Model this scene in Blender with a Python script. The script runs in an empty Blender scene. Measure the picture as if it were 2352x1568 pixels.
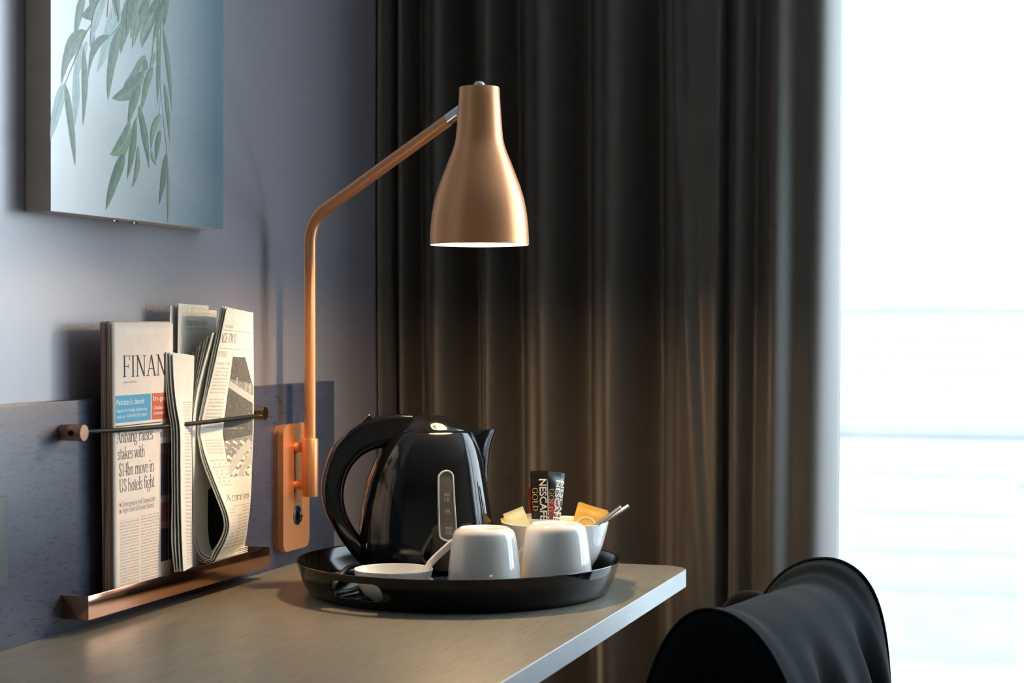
import bpy, bmesh, math, random
from mathutils import Vector, Matrix
random.seed(7)
PI = math.pi
sc = bpy.context.scene
C = sc.collection

# ------------------------------------------------------------------ camera
cam_d = bpy.data.cameras.new('camera')
cam = bpy.data.objects.new('camera', cam_d); C.objects.link(cam)
cam.location = (1.175, 0.0, 1.103)
cam.rotation_euler = (math.radians(90), 0, math.radians(17.4))
cam_d.sensor_width = 36.0
cam_d.lens = 4200.0/2352.0*36.0
cam_d.shift_y = -36.0/2352.0
cam_d.clip_start = 0.02; cam_d.clip_end = 3000
cam_d.dof.use_dof = True; cam_d.dof.focus_distance = 2.45; cam_d.dof.aperture_fstop = 7.1
sc.camera = cam

# ------------------------------------------------------------------ daylight, exposure
SKY = 9.0
w = bpy.data.worlds.new('overcast_sky'); sc.world = w; w.use_nodes = True
bg = w.node_tree.nodes['Background']
bg.inputs[0].default_value = (0.80, 0.915, 1.0, 1); bg.inputs[1].default_value = SKY
pl = bpy.data.lights.new('window_portal', 'AREA'); pl.shape = 'RECTANGLE'
pl.size = 2.86; pl.size_y = 2.34; pl.cycles.is_portal = True
po = bpy.data.objects.new('window_portal', pl); C.objects.link(po)
po.location = (1.98, 3.22, 1.27); po.rotation_euler = (math.radians(-90), 0, 0)
sc.view_settings.view_transform = 'Standard'; sc.view_settings.look = 'None'
sc.view_settings.exposure = 0.0; sc.view_settings.gamma = 1.0
sc.view_settings.use_curve_mapping = False
try:
    sc.cycles.use_denoising = True; sc.cycles.use_light_tree = False
    sc.cycles.max_bounces = 6; sc.cycles.diffuse_bounces = 3; sc.cycles.glossy_bounces = 4
    sc.cycles.transmission_bounces = 2; sc.cycles.transparent_max_bounces = 6
    sc.cycles.use_adaptive_sampling = True; sc.cycles.adaptive_threshold = 0.05; sc.cycles.adaptive_min_samples = 16
    sc.cycles.sample_clamp_indirect = 20.0
    sc.cycles.blur_glossy = 0.05
except Exception: pass

# ------------------------------------------------------------------ materials
MATS = {}
def mat(name, col, rough=0.5, metal=0.0, spec=0.5, var=0.06, vscale=30.0, bump=0.0, bscale=200.0,
        coat=0.0, sheen=0.0, stretch=(1, 1, 1), emit=0.0, trans=0.0, col2=None, subsurf=0.0, coat_rough=0.05, aniso=0.0):
    m = bpy.data.materials.new(name); m.use_nodes = True
    nt = m.node_tree; b = nt.nodes['Principled BSDF']
    b.inputs['Roughness'].default_value = rough
    b.inputs['Metallic'].default_value = metal
    b.inputs['Specular IOR Level'].default_value = spec
    b.inputs['Coat Weight'].default_value = coat
    b.inputs['Coat Roughness'].default_value = coat_rough
    b.inputs['Sheen Weight'].default_value = sheen
    b.inputs['Sheen Roughness'].default_value = 0.4
    b.inputs['Transmission Weight'].default_value = trans
    if subsurf: 
        b.inputs['Subsurface Weight'].default_value = subsurf
        b.inputs['Subsurface Scale'].default_value = 0.01
    tc = nt.nodes.new('ShaderNodeTexCoord'); mp = nt.nodes.new('ShaderNodeMapping')
    mp.inputs['Scale'].default_value = stretch
    nt.links.new(tc.outputs['Object'], mp.inputs['Vector'])
    nz = nt.nodes.new('ShaderNodeTexNoise'); nz.inputs['Scale'].default_value = vscale; nz.inputs['Detail'].default_value = 4
    nt.links.new(mp.outputs[0], nz.inputs['Vector'])
    rp = nt.nodes.new('ShaderNodeValToRGB')
    c1 = [max(0, c*(1-var)) for c in col]; c2 = [min(1, c*(1+var)) for c in col] if col2 is None else col2
    rp.color_ramp.elements[0].color = (*c1, 1); rp.color_ramp.elements[1].color = (*c2, 1)
    rp.color_ramp.elements[0].position = 0.3; rp.color_ramp.elements[1].position = 0.7
    nt.links.new(nz.outputs[0], rp.inputs[0]); nt.links.new(rp.outputs[0], b.inputs['Base Color'])
    if bump:
        n2 = nt.nodes.new('ShaderNodeTexNoise'); n2.inputs['Scale'].default_value = bscale; n2.inputs['Detail'].default_value = 3
        nt.links.new(mp.outputs[0], n2.inputs['Vector'])
        bp = nt.nodes.new('ShaderNodeBump'); bp.inputs['Strength'].default_value = bump; bp.inputs['Distance'].default_value = 0.002
        nt.links.new(n2.outputs[0], bp.inputs['Height']); nt.links.new(bp.outputs[0], b.inputs['Normal'])
    if emit:
        b.inputs['Emission Color'].default_value = (*col, 1); b.inputs['Emission Strength'].default_value = emit
    MATS[name] = m
    return m

def wood(name, col, pore, rough, pscale, pthr, spec=0.5, bump=0.25):
    m = mat(name, col, rough, spec=spec, var=0.09, vscale=9, stretch=(6, 0.6, 6))
    nt = m.node_tree; b = nt.nodes['Principled BSDF']
    tc = nt.nodes.new('ShaderNodeTexCoord'); mp = nt.nodes.new('ShaderNodeMapping'); mp.inputs['Scale'].default_value = pscale
    nt.links.new(tc.outputs['Object'], mp.inputs[0])
    nz = nt.nodes.new('ShaderNodeTexNoise'); nz.inputs['Scale'].default_value = 1.0; nz.inputs['Detail'].default_value = 3; nz.inputs['Distortion'].default_value = 0.08
    nt.links.new(mp.outputs[0], nz.inputs[0])
    rp = nt.nodes.new('ShaderNodeValToRGB'); rp.color_ramp.elements[0].position = pthr; rp.color_ramp.elements[1].position = pthr+0.09
    rp.color_ramp.elements[0].color = (0, 0, 0, 1); rp.color_ramp.elements[1].color = (1, 1, 1, 1)
    nt.links.new(nz.outputs[0], rp.inputs[0])
    mx = nt.nodes.new('ShaderNodeMix'); mx.data_type = 'RGBA'
    src = b.inputs['Base Color'].links[0].from_socket
    nt.links.new(rp.outputs[0], mx.inputs[0]); nt.links.new(src, mx.inputs[6]); mx.inputs[7].default_value = (*pore, 1)
    nt.links.new(mx.outputs[2], b.inputs['Base Color'])
    bp = nt.nodes.new('ShaderNodeBump'); bp.inputs['Strength'].default_value = bump; bp.inputs['Distance'].default_value = 0.001; bp.invert = True
    nt.links.new(rp.outputs[0], bp.inputs['Height']); nt.links.new(bp.outputs[0], b.inputs['Normal'])
    return m

def print_text_mat(name, paper, ink, pitch=0.0038, dens=0.47):
    """rows of illegible body text printed on paper; UV in metres"""
    m = bpy.data.materials.new(name); m.use_nodes = True; nt = m.node_tree; b = nt.nodes['Principled BSDF']
    b.inputs['Roughness'].default_value = 0.85; b.inputs['Specular IOR Level'].default_value = 0.2
    uv = nt.nodes.new('ShaderNodeUVMap'); sp = nt.nodes.new('ShaderNodeSeparateXYZ'); nt.links.new(uv.outputs[0], sp.inputs[0])
    def mth(op, a, bb=None):
        n = nt.nodes.new('ShaderNodeMath'); n.operation = op
        for i, v in enumerate((a, bb)):
            if v is None: continue
            if isinstance(v, (int, float)): n.inputs[i].default_value = v
            else: nt.links.new(v, n.inputs[i])
        return n.outputs[0]
    row = mth('DIVIDE', sp.outputs[1], pitch)
    fr = mth('FRACT', row); ri = mth('FLOOR', row)
    band = mth('LESS_THAN', mth('ABSOLUTE', mth('SUBTRACT', fr, 0.5)), 0.27)
    cx = nt.nodes.new('ShaderNodeCombineXYZ'); nt.links.new(mth('MULTIPLY', sp.outputs[0], 1300.0), cx.inputs[0]); nt.links.new(mth('MULTIPLY', ri, 7.31), cx.inputs[1])
    nt.links.new(mth('MULTIPLY', fr, 2.0), cx.inputs[2])
    nz = nt.nodes.new('ShaderNodeTexNoise'); nz.inputs['Scale'].default_value = 1.0; nz.inputs['Detail'].default_value = 3; nt.links.new(cx.outputs[0], nz.inputs[0])
    ink_m = mth('MULTIPLY', band, mth('GREATER_THAN', nz.outputs[0], dens))
    mx = nt.nodes.new('ShaderNodeMix'); mx.data_type = 'RGBA'
    mx.inputs[6].default_value = (*paper, 1); mx.inputs[7].default_value = (*ink, 1)
    nt.links.new(mth('MULTIPLY', ink_m, 0.48), mx.inputs[0]); nt.links.new(mx.outputs[2], b.inputs['Base Color'])
    MATS[name] = m; return m

CREAMW = mat('cream_wall_paint', (0.44, 0.38, 0.31), 0.7, var=0.03, vscale=4)
WALL = mat('wall_paint', (0.240, 0.228, 0.262), 0.34, spec=0.7, var=0.03, vscale=4, bump=0.16, bscale=420, coat=1.0, coat_rough=0.32)
WALL.node_tree.nodes['Principled BSDF'].inputs['Coat IOR'].default_value = 1.85
PANEL = wood('navy_stained_oak', (0.052, 0.060, 0.098), (0.010, 0.011, 0.022), 0.36, (560, 62, 640), 0.575, spec=0.6, bump=0.10)
DESK = wood('taupe_laminate', (0.208, 0.190, 0.148), (0.140, 0.128, 0.100), 0.38, (620, 16, 620), 0.53, spec=0.45, bump=0.06)
EDGE = mat('brushed_edge_band', (0.50, 0.53, 0.55), 0.42, metal=0.0, spec=0.6, var=0.07, vscale=8, stretch=(30, 2, 60))
COPPER = mat('copper_lacquer', (0.77, 0.355, 0.165), 0.36, metal=0.66, spec=0.5, var=0.05, vscale=700, bump=0.04, bscale=1800)
COPPER2 = mat('polished_copper', (0.72, 0.38, 0.24), 0.13, metal=1.0, var=0.04, vscale=60, stretch=(4, 30, 30))
CHROME = mat('chrome', (0.72, 0.73, 0.75), 0.1, metal=1.0, var=0.02)
SHADEIN = mat('shade_inner_white', (0.85, 0.8, 0.72), 0.5, var=0.02)
BLACKG = mat('black_gloss_plastic', (0.006, 0.006, 0.007), 0.09, spec=0.5, var=0.2, vscale=20)
BLACKS = mat('black_satin_plastic', (0.010, 0.010, 0.012), 0.30, spec=0.5, var=0.2, vscale=40)
RUBBER = mat('black_rubber', (0.008, 0.008, 0.008), 0.6, spec=0.2, var=0.2)
CERAM = mat('white_glazed_china', (0.90, 0.885, 0.86), 0.06, spec=0.55, var=0.015, vscale=12, coat=0.3)
PINK = mat('salmon_newsprint', (0.82, 0.70, 0.60), 0.85, spec=0.2, var=0.03, vscale=60)
PINKE = mat('newsprint_edge', (0.60, 0.42, 0.32), 0.9, spec=0.1, var=0.2, vscale=300, stretch=(20, 20, 1))
NEWS = mat('grey_newsprint', (0.74, 0.72, 0.66), 0.85, spec=0.2, var=0.03, vscale=60)
INK = mat('ink_dark_grey', (0.055, 0.052, 0.05), 0.8, spec=0.2, var=0.1)
INKL = mat('ink_light_grey', (0.26, 0.24, 0.22), 0.8, spec=0.2, var=0.1)
BLUE = mat('print_blue', (0.10, 0.36, 0.56), 0.8, spec=0.2, var=0.05)
RED = mat('print_red', (0.56, 0.13, 0.075), 0.8, spec=0.2, var=0.06)
WHITEP = mat('print_white', (0.85, 0.84, 0.82), 0.8, spec=0.2, var=0.02)
TXTP = print_text_mat('body_text_salmon', (0.82, 0.70, 0.60), (0.10, 0.085, 0.075))
TXTN = print_text_mat('body_text_grey', (0.74, 0.72, 0.66), (0.10, 0.10, 0.095), pitch=0.0046)
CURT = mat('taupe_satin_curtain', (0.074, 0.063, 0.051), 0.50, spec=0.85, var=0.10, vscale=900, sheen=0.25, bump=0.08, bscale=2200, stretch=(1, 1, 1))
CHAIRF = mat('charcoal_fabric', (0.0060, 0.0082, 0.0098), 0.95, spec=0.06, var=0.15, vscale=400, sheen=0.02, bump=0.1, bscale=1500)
FLOORM = mat('dark_carpet', (0.085, 0.085, 0.095), 0.95, spec=0.1, var=0.25, vscale=120, bump=0.4, bscale=500)
CEILM = mat('ceiling_white', (0.62, 0.62, 0.61), 0.9, spec=0.2, var=0.02)
FRAMEM = mat('white_window_frame', (0.62, 0.68, 0.72), 0.45, var=0.03)
OUTW = mat('pale_render', (0.272, 0.279, 0.282), 0.9, var=0.08, vscale=0.3)  # outdoor tones kept pale and close together to stand for haze
OUTW2 = mat('pale_stone', (0.280, 0.278, 0.282), 0.9, var=0.08, vscale=0.3)
OUTR = mat('grey_roof', (0.220, 0.226, 0.230), 0.9, var=0.08, vscale=0.3)
OUTG = mat('hazy_ground', (0.218, 0.222, 0.225), 0.95, var=0.08, vscale=0.02)
OUTWIN = mat('far_window_glass', (0.262, 0.271, 0.276), 0.9, var=0.05)

def glass_mat():
    m = bpy.data.materials.new('clear_pane'); m.use_nodes = True; nt = m.node_tree
    nt.nodes.remove(nt.nodes['Principled BSDF'])
    out = nt.nodes['Material Output']; t = nt.nodes.new('ShaderNodeBsdfTransparent'); g = nt.nodes.new('ShaderNodeBsdfGlossy')
    g.inputs['Roughness'].default_value = 0.02; mx = nt.nodes.new('ShaderNodeMixShader'); mx.inputs[0].default_value = 0.06
    t.inputs[0].default_value = (0.97, 0.99, 1, 1)
    nt.links.new(t.outputs[0], mx.inputs[1]); nt.links.new(g.outputs[0], mx.inputs[2]); nt.links.new(mx.outputs[0], out.inputs[0])
    return m
GLASS = glass_mat()

# ------------------------------------------------------------------ mesh helpers
ORG = {}
def mk(name, V, F, m, parent=None, smooth=True, uv=None, mats=None, mi=None, sharp=40):
    V = [Vector(v) for v in V]
    if parent is not None:
        o0 = ORG[parent.name]
    else:
        lo = Vector((min(v.x for v in V), min(v.y for v in V), min(v.z for v in V)))
        hi = Vector((max(v.x for v in V), max(v.y for v in V), max(v.z for v in V)))
        o0 = Vector(((lo.x+hi.x)/2, (lo.y+hi.y)/2, lo.z))
    me = bpy.data.meshes.new(name); me.from_pydata([v-o0 for v in V], [], F)
    for mm in (mats or [m]): me.materials.append(mm)
    if mi: 
        for p, i in zip(me.polygons, mi): p.material_index = i
    if uv:
        ul = me.uv_layers.new(name='UVMap')
        for lp in me.loops: ul.data[lp.index].uv = uv[lp.vertex_index]
    bm = bmesh.new(); bm.from_mesh(me); bmesh.ops.remove_doubles(bm, verts=bm.verts, dist=1e-6) if not uv else None
    bmesh.ops.recalc_face_normals(bm, faces=bm.faces); bm.to_mesh(me); bm.free()
    if smooth:
        me.shade_smooth()
        try: me.set_sharp_from_angle(angle=math.radians(sharp))
        except Exception: pass
    o = bpy.data.objects.new(name, me); C.objects.link(o)
    if parent is not None: o.parent = parent; ORG[o.name] = o0
    else: o.location = o0; ORG[o.name] = o0
    return o

def thing(name, label, cat, loc, group=None):
    o = bpy.data.objects.new(name, None); C.objects.link(o); o.empty_display_size = 0.05
    o.location = loc; ORG[o.name] = Vector(loc)
    return tag(o, label, cat, group)
def tag(o, label, cat, group=None):
    o['label'] = label; o['category'] = cat
    if group: o['group'] = group
    return o
def struct(o, label=None):
    o['kind'] = 'structure'
    if label: o['label'] = label
    return o

def box(x0, x1, y0, y1, z0, z1, bev=0.0, seg=2):
    bm = bmesh.new(); bmesh.ops.create_cube(bm, size=1)
    for v in bm.verts:
        v.co = Vector(((x0+x1)/2+v.co.x*(x1-x0), (y0+y1)/2+v.co.y*(y1-y0), (z0+z1)/2+v.co.z*(z1-z0)))
    if bev: bmesh.ops.bevel(bm, geom=list(bm.edges), offset=bev, segments=seg, profile=0.5, affect='EDGES')
    bm.verts.index_update()
    V = [v.co.copy() for v in bm.verts]; F = [[v.index for v in f.verts] for f in bm.faces]; bm.free()
    return V, F
def join(*parts):
    V, F = [], []
    for v, f in parts:
        n = len(V); V += list(v); F += [[i+n for i in q] for q in f]
    return V, F
def xf(VF, fn): return [fn(Vector(v)) for v in VF[0]], VF[1]

def loft(rings, cap0=True, cap1=True, closed=True):
    n = len(rings[0]); V = [p for r in rings for p in r]; F = []
    for i in range(len(rings)-1):
        for j in range(n if closed else n-1):
            k = (j+1) % n
            F.append([i*n+j, i*n+k, (i+1)*n+k, (i+1)*n+j])
    if cap0: F.append(list(range(n))[::-1])
    if cap1: F.append([(len(rings)-1)*n+j for j in range(n)])
    return V, F
def lathe(prof, c, n=64, axis='z'):
    rings = []
    for r, z in prof:
        r = max(r, 1e-4)
        if axis == 'z': rings.append([Vector((c[0]+r*math.cos(2*PI*j/n), c[1]+r*math.sin(2*PI*j/n), c[2]+z)) for j in range(n)])
        else: rings.append([Vector((c[0]+z, c[1]+r*math.cos(2*PI*j/n), c[2]+r*math.sin(2*PI*j/n))) for j in range(n)])
    return loft(rings, True, True)
def smoothpath(P, k=6):
    P = [Vector(p) for p in P]; out = []
    for i in range(len(P)-1):
        p0 = P[max(i-1, 0)]; p1 = P[i]; p2 = P[i+1]; p3 = P[min(i+2, len(P)-1)]
        for j in range(k):
            t = j/k
            out.append(0.5*((2*p1)+(-p0+p2)*t+(2*p0-5*p1+4*p2-p3)*t*t+(-p0+3*p1-3*p2+p3)*t**3))
    out.append(P[-1]); return out
def tube(P, r, n=12, sect=None, up=None, closed=False):
    """sweep a circle (or section of (a,b) offsets) along P; r float or list"""
    P = [Vector(p) for p in P]; N = len(P); rings = []; prev = None
    for i in range(N):
        if closed: T = (P[(i+1) % N]-P[i-1]).normalized()
        else: T = (P[min(i+1, N-1)]-P[max(i-1, 0)]).normalized()
        if up is not None: nrm = (up - T*up.dot(T)).normalized()
        elif prev is None:
            a = Vector((0, 0, 1)) if abs(T.z) < 0.9 else Vector((1, 0, 0)); nrm = (a - T*a.dot(T)).normalized()
        else: nrm = (prev - T*prev.dot(T)).normalized()
        prev = nrm; bn = T.cross(nrm); rr = r[i] if isinstance(r, (list, tuple)) else r
        if sect: rings.append([P[i]+nrm*a*rr+bn*b*rr for a, b in sect])
        else: rings.append([P[i]+nrm*rr*math.cos(2*PI*j/n)+bn*rr*math.sin(2*PI*j/n) for j in range(n)])
    if closed: rings.append(rings[0]); return loft(rings, False, False)
    return loft(rings)
def extrude(outline, d):
    """outline: list of 3-D points; d: offset vector"""
    d = Vector(d); n = len(outline)
    V = [Vector(p) for p in outline]+[Vector(p)+d for p in outline]
    F = [list(range(n))[::-1], list(range(n, 2*n))]+[[i, (i+1) % n, n+(i+1) % n, n+i] for i in range(n)]
    return V, F
def rrect(w_, h_, r, k=6):
    out = []
    for cx, cy, a0 in ((w_/2-r, h_/2-r, 0), (-w_/2+r, h_/2-r, 90), (-w_/2+r, -h_/2+r, 180), (w_/2-r, -h_/2+r, 270)):
        for j in range(k+1):
            a = math.radians(a0+90*j/k); out.append((cx+r*math.cos(a), cy+r*math.sin(a)))
    return out
def superell(a, b, e=2.6, n=48):
    out = []
    for j in range(n):
        t = 2*PI*j/n; c, s = math.cos(t), math.sin(t)
        out.append((a*math.copysign(abs(c)**(2/e), c), b*math.copysign(abs(s)**(2/e), s)))
    return out
def grid(fn, nu, nv):
    V = [Vector(fn(i/nu, j/nv)) for i in range(nu+1) for j in range(nv+1)]
    F = [[i*(nv+1)+j, i*(nv+1)+j+1, (i+1)*(nv+1)+j+1, (i+1)*(nv+1)+j] for i in range(nu) for j in range(nv)]
    return V, F
def interp(tab, x):
    if x <= tab[0][0]: return tab[0][1]
    for (a, b), (c, d) in zip(tab, tab[1:]):
        if x <= c: return b+(d-b)*(x-a)/(c-a)
    return tab[-1][1]
def sinterp(tab, x):
    if x <= tab[0][0]: return tab[0][1]
    for (a, b), (c, d) in zip(tab, tab[1:]):
        if x <= c:
            t = (x-a)/(c-a); t = t*t*(3-2*t); return b+(d-b)*t
    return tab[-1][1]

# ------------------------------------------------------------------ lettering
def sans(s, bold=0.0):
    cu = bpy.data.curves.new('t', 'FONT'); cu.body = s; cu.size = 1.0; cu.resolution_u = 3; cu.offset = bold
    o = bpy.data.objects.new('t', cu); C.objects.link(o)
    dg = bpy.context.evaluated_depsgraph_get(); me = bpy.data.meshes.new_from_object(o.evaluated_get(dg))
    V = [(v.co.x, v.co.y) for v in me.vertices]; F = [list(p.vertices) for p in me.polygons]
    bpy.data.objects.remove(o); bpy.data.curves.remove(cu); bpy.data.meshes.remove(me)
    return V, F
XH, TW, TN = 0.64, 0.095, 0.036
def _poly(pts, wd=None):
    V, F = [], []
    for i, p in enumerate(pts):
        a = pts[max(i-1, 0)]; b = pts[min(i+1, len(pts)-1)]
        dx, dy = b[0]-a[0], b[1]-a[1]; L = math.hypot(dx, dy) or 1
        wv = wd if wd else TN+(TW-TN)*abs(dy/L)**1.4
        nx, ny = -dy/L*wv/2, dx/L*wv/2
        V += [(p[0]+nx, p[1]+ny), (p[0]-nx, p[1]-ny)]
    for i in range(len(pts)-1): F.append([2*i, 2*i+1, 2*i+3, 2*i+2])
    return V, F
def _bz(*p):
    out = []
    for k in range(9):
        t = k/8; u = 1-t
        out.append(tuple(u**3*p[0][i]+3*u*u*t*p[1][i]+3*u*t*t*p[2][i]+t**3*p[3][i] for i in (0, 1)))
    return _poly(out)
def _el(cx, cy, rx, ry, a0=0, a1=360):
    n = max(8, int(abs(a1-a0)/18))
    return _poly([(cx+rx*math.cos(math.radians(a0+(a1-a0)*k/n)), cy+ry*math.sin(math.radians(a0+(a1-a0)*k/n))) for k in range(n+1)])
def _rc(x0, y0, x1, y1): return [(x0, y0), (x1, y0), (x1, y1), (x0, y1)], [[0, 1, 2, 3]]
def _st(x, y0, y1, top='b', bot='b', wd=TW):
    out = [_rc(x-wd/2, y0, x+wd/2, y1)]; s = 0.12
    if bot == 'b': out.append(_rc(x-s, y0, x+s, y0+.035))
    if top == 'b': out.append(_rc(x-s, y1-.035, x+s, y1))
    if top == 'l': out.append(([(x-s, y1-.09), (x, y1-.06), (x, y1), ], [[0, 1, 2]]))
    return out
def _ln(x0, y0, x1, y1, wd): return _poly([(x0, y0), (x1, y1)], wd)
def _sf(x, y): return _rc(x-.11, y-.0175, x+.11, y+.0175)
G = {
 'a': (.46, [_bz((.07, .5), (.1, .68), (.33, .68), (.33, .48))]+_st(.33, .03, .48, '', '')+[_bz((.33, .38), (.05, .36), (.0, .0), (.2, .0)), _bz((.2, 0), (.27, 0), (.3, .05), (.33, .12)), _ln(.33, .04, .43, .03, .04)]),
 'b': (.52, _st(.1, 0, 1.05, 'l', '')+[_el(.26, .31, .175, .32)]),
 'c': (.43, [_el(.25, .32, .19, .33, 50, 310)]),
 'd': (.52, _st(.4, 0, 1.05, 'l', '')+[_el(.24, .31, .175, .32), _ln(.4, .02, .49, .02, .04)]),
 'e': (.45, [_el(.23, .32, .185, .33, 8, 318), _rc(.06, .36, .4, .395)]),
 'f': (.32, _st(.14, 0, .8, '')+[_bz((.14, .78), (.14, 1.0), (.22, 1.08), (.34, 1.0)), _rc(.03, .6, .29, .64)]),
 'g': (.47, [_el(.21, .43, .15, .21), _bz((.12, .25), (.0, .12), (.1, .06), (.25, .05)), _el(.22, -.13, .18, .17), _ln(.33, .58, .44, .63, .05)]),
 'h': (.54, _st(.1, 0, 1.05, 'l')+[_bz((.12, .44), (.16, .68), (.42, .72), (.42, .42))]+_st(.42, 0, .44, '')),
 'i': (.26, _st(.13, 0, XH, 'l')+[_el(.12, .88, .03, .04)]),
 'k': (.52, _st(.1, 0, 1.05, 'l')+[_ln(.14, .28, .4, .62, .05), _ln(.22, .38, .44, .02, TW), _sf(.42, .02), _sf(.4, .62)]),
 'l': (.26, _st(.13, 0, 1.05, 'l')),
 'm': (.84, _st(.1, 0, XH, 'l')+[_bz((.12, .44), (.16, .68), (.42, .72), (.42, .42)), _bz((.44, .44), (.48, .68), (.73, .72), (.73, .42))]+_st(.42, 0, .44, '')+_st(.73, 0, .44, '')),
 'n': (.54, _st(.1, 0, XH, 'l')+[_bz((.12, .44), (.16, .68), (.42, .72), (.42, .42))]+_st(.42, 0, .44, '')),
 'o': (.5, [_el(.25, .32, .19, .33)]),
 'p': (.52, _st(.1, -.33, XH, 'l')+[_el(.26, .32, .175, .32)]),
 'r': (.37, _st(.1, 0, XH, 'l')+[_bz((.12, .42), (.16, .62), (.24, .68), (.35, .6)), _el(.32, .58, .025, .03)]),
 's': (.39, [_bz((.32, .5), (.3, .7), (.06, .68), (.08, .48)), _bz((.08, .48), (.1, .36), (.33, .32), (.33, .16)), _bz((.33, .16), (.33, -.06), (.07, -.06), (.06, .15))]),
 't': (.31, _st(.13, .08, .86, '', '')+[_rc(.02, .6, .28, .64), _bz((.13, .12), (.13, -.02), (.24, -.03), (.3, .06))]),
 'u': (.53, [_bz((.1, .22), (.1, -.08), (.36, -.04), (.4, .2))]+_st(.1, .2, XH, 'l', '')+_st(.4, 0, XH, 'l')),
 'v': (.48, [_ln(.06, .62, .25, 0, TW), _ln(.25, 0, .42, .62, .05), _sf(.07, .625), _sf(.41, .625)]),
 'w': (.72, [_ln(.06, .62, .21, 0, TW), _ln(.21, 0, .36, .6, .05), _ln(.36, .62, .51, 0, TW), _ln(.51, 0, .65, .62, .05), _sf(.08, .625), _sf(.64, .625), _sf(.36, .625)]),
 'y': (.48, [_ln(.06, .62, .25, 0, TW), _ln(.13, -.3, .42, .62, .05), _sf(.07, .625), _sf(.41, .625)]),
 'A': (.7, [_ln(.1, 0, .34, 1.0, .05), _ln(.34, 1.0, .6, 0, TW+.01), _rc(.19, .33, .5, .37), _sf(.1, .02), _sf(.6, .02)]),
 'C': (.68, [_el(.36, .5, .29, .51, 45, 315), _ln(.57, .72, .57, .98, .04)]),
 'D': (.7, _st(.16, 0, 1)+[_bz((.16, .98), (.74, 1.0), (.74, 0.0), (.16, .02))]),
 'E': (.6, _st(.16, 0, 1, 'b')+[_rc(.12, .965, .52, 1), _rc(.12, 0, .54, .035), _rc(.16, .5, .42, .535), _ln(.52, .8, .52, 1, .04), _ln(.54, 0, .54, .2, .04), _ln(.42, .42, .42, .62, .04)]),
 'F': (.56, _st(.16, 0, 1, 'b')+[_rc(.12, .965, .5, 1), _rc(.16, .48, .4, .515), _ln(.5, .78, .5, 1, .04), _ln(.4, .4, .4, .6, .04)]),
 'G': (.72, [_el(.36, .5, .29, .51, 45, 330), _ln(.57, .72, .57, .98, .04)]+_st(.58, .05, .42, 'b', '')),
 'I': (.32, _st(.16, 0, 1)),
 'L': (.56, _st(.16, 0, 1)+[_rc(.12, 0, .5, .035), _ln(.5, 0, .5, .22, .04)]),
 'M': (.86, [_ln(.14, 0, .14, 1, .05), _ln(.14, 1, .43, .05, TW), _ln(.43, .05, .7, 1, .05), _sf(.14, .02), _sf(.12, .98)]+_st(.71, 0, 1)),
 'N': (.76, [_ln(.14, 0, .14, 1, .05), _ln(.13, 1, .61, 0, TW+.01), _ln(.61, 0, .61, 1, .05), _sf(.14, .02), _sf(.12, .98), _sf(.61, .98)]),
 'O': (.76, [_el(.38, .5, .31, .51)]),
 'P': (.58, _st(.16, 0, 1)+[_bz((.16, .98), (.58, 1.02), (.58, .46), (.16, .5))]),
 'R': (.64, _st(.16, 0, 1)+[_bz((.16, .98), (.58, 1.02), (.58, .48), (.16, .52)), _ln(.32, .52, .58, 0, TW), _sf(.57, .02)]),
 'S': (.52, [_bz((.44, .76), (.42, 1.07), (.07, 1.05), (.09, .76)), _bz((.09, .76), (.11, .54), (.45, .5), (.45, .25)), _bz((.45, .25), (.45, -.07), (.08, -.08), (.07, .26))]),
 'T': (.6, _st(.3, 0, 1, '')+[_rc(.06, .965, .54, 1), _ln(.07, .78, .07, 1, .04), _ln(.53, .78, .53, 1, .04)]),
 'U': (.7, _st(.15, .25, 1, 'b', '')+[_bz((.15, .3), (.15, -.12), (.55, -.12), (.55, .3)), _ln(.55, .28, .55, 1, .05), _sf(.55, .98)]),
 'W': (1.0, [_ln(.08, 1, .3, 0, TW), _ln(.3, 0, .5, 1, .05), _ln(.48, 1, .72, 0, TW), _ln(.72, 0, .92, 1, .05), _sf(.1, .98), _sf(.9, .98), _sf(.49, .98)]),
 'Y': (.66, _st(.33, 0, .46, '')+[_ln(.08, 1, .33, .44, TW), _ln(.33, .44, .58, 1, .05), _sf(.1, .98), _sf(.57, .98)]),
 '1': (.4, _st(.2, 0, 1, '')+[_ln(.08, .85, .2, .98, .05)]),
 '4': (.52, _st(.38, 0, 1, '')+[_ln(.38, 1, .04, .32, .05), _rc(.03, .28, .5, .32)]),
 "'": (.18, [_ln(.09, 1.0, .07, .8, .06)]),
}
G['$'] = (.52, G['S'][1]+[_ln(.26, -.12, .26, 1.12, .04)])
def serif(s):
    V, F, x = [], [], 0.0
    for ch in s:
        if ch == ' ': x += .26; continue
        adv, ops = G.get(ch, G['o'])
        for v, f in ops:
            n = len(V); V += [(a+x, b) for a, b in v]; F += [[i+n for i in q] for q in f]
        x += adv
    return V, F
def fit(VF, u0, v0, width, height, cap=1.0):
    V, F = VF; a = min(p[0] for p in V); b = max(p[0] for p in V)
    return [(u0+(p[0]-a)/(b-a)*width, v0+p[1]/cap*height) for p in V], F
def onto(name, VFs, surf, m, parent, uv=False):
    """lay flat print (list of 2-D meshes) on surf(u,v)"""
    V, F, U = [], [], []
    for v, f in VFs:
        n = len(V); V += [surf(a, b) for a, b in v]; U += list(v); F += [[i+n for i in q] for q in f]
    return mk(name, V, F, m, parent, smooth=False, uv=U if uv else None)
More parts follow.
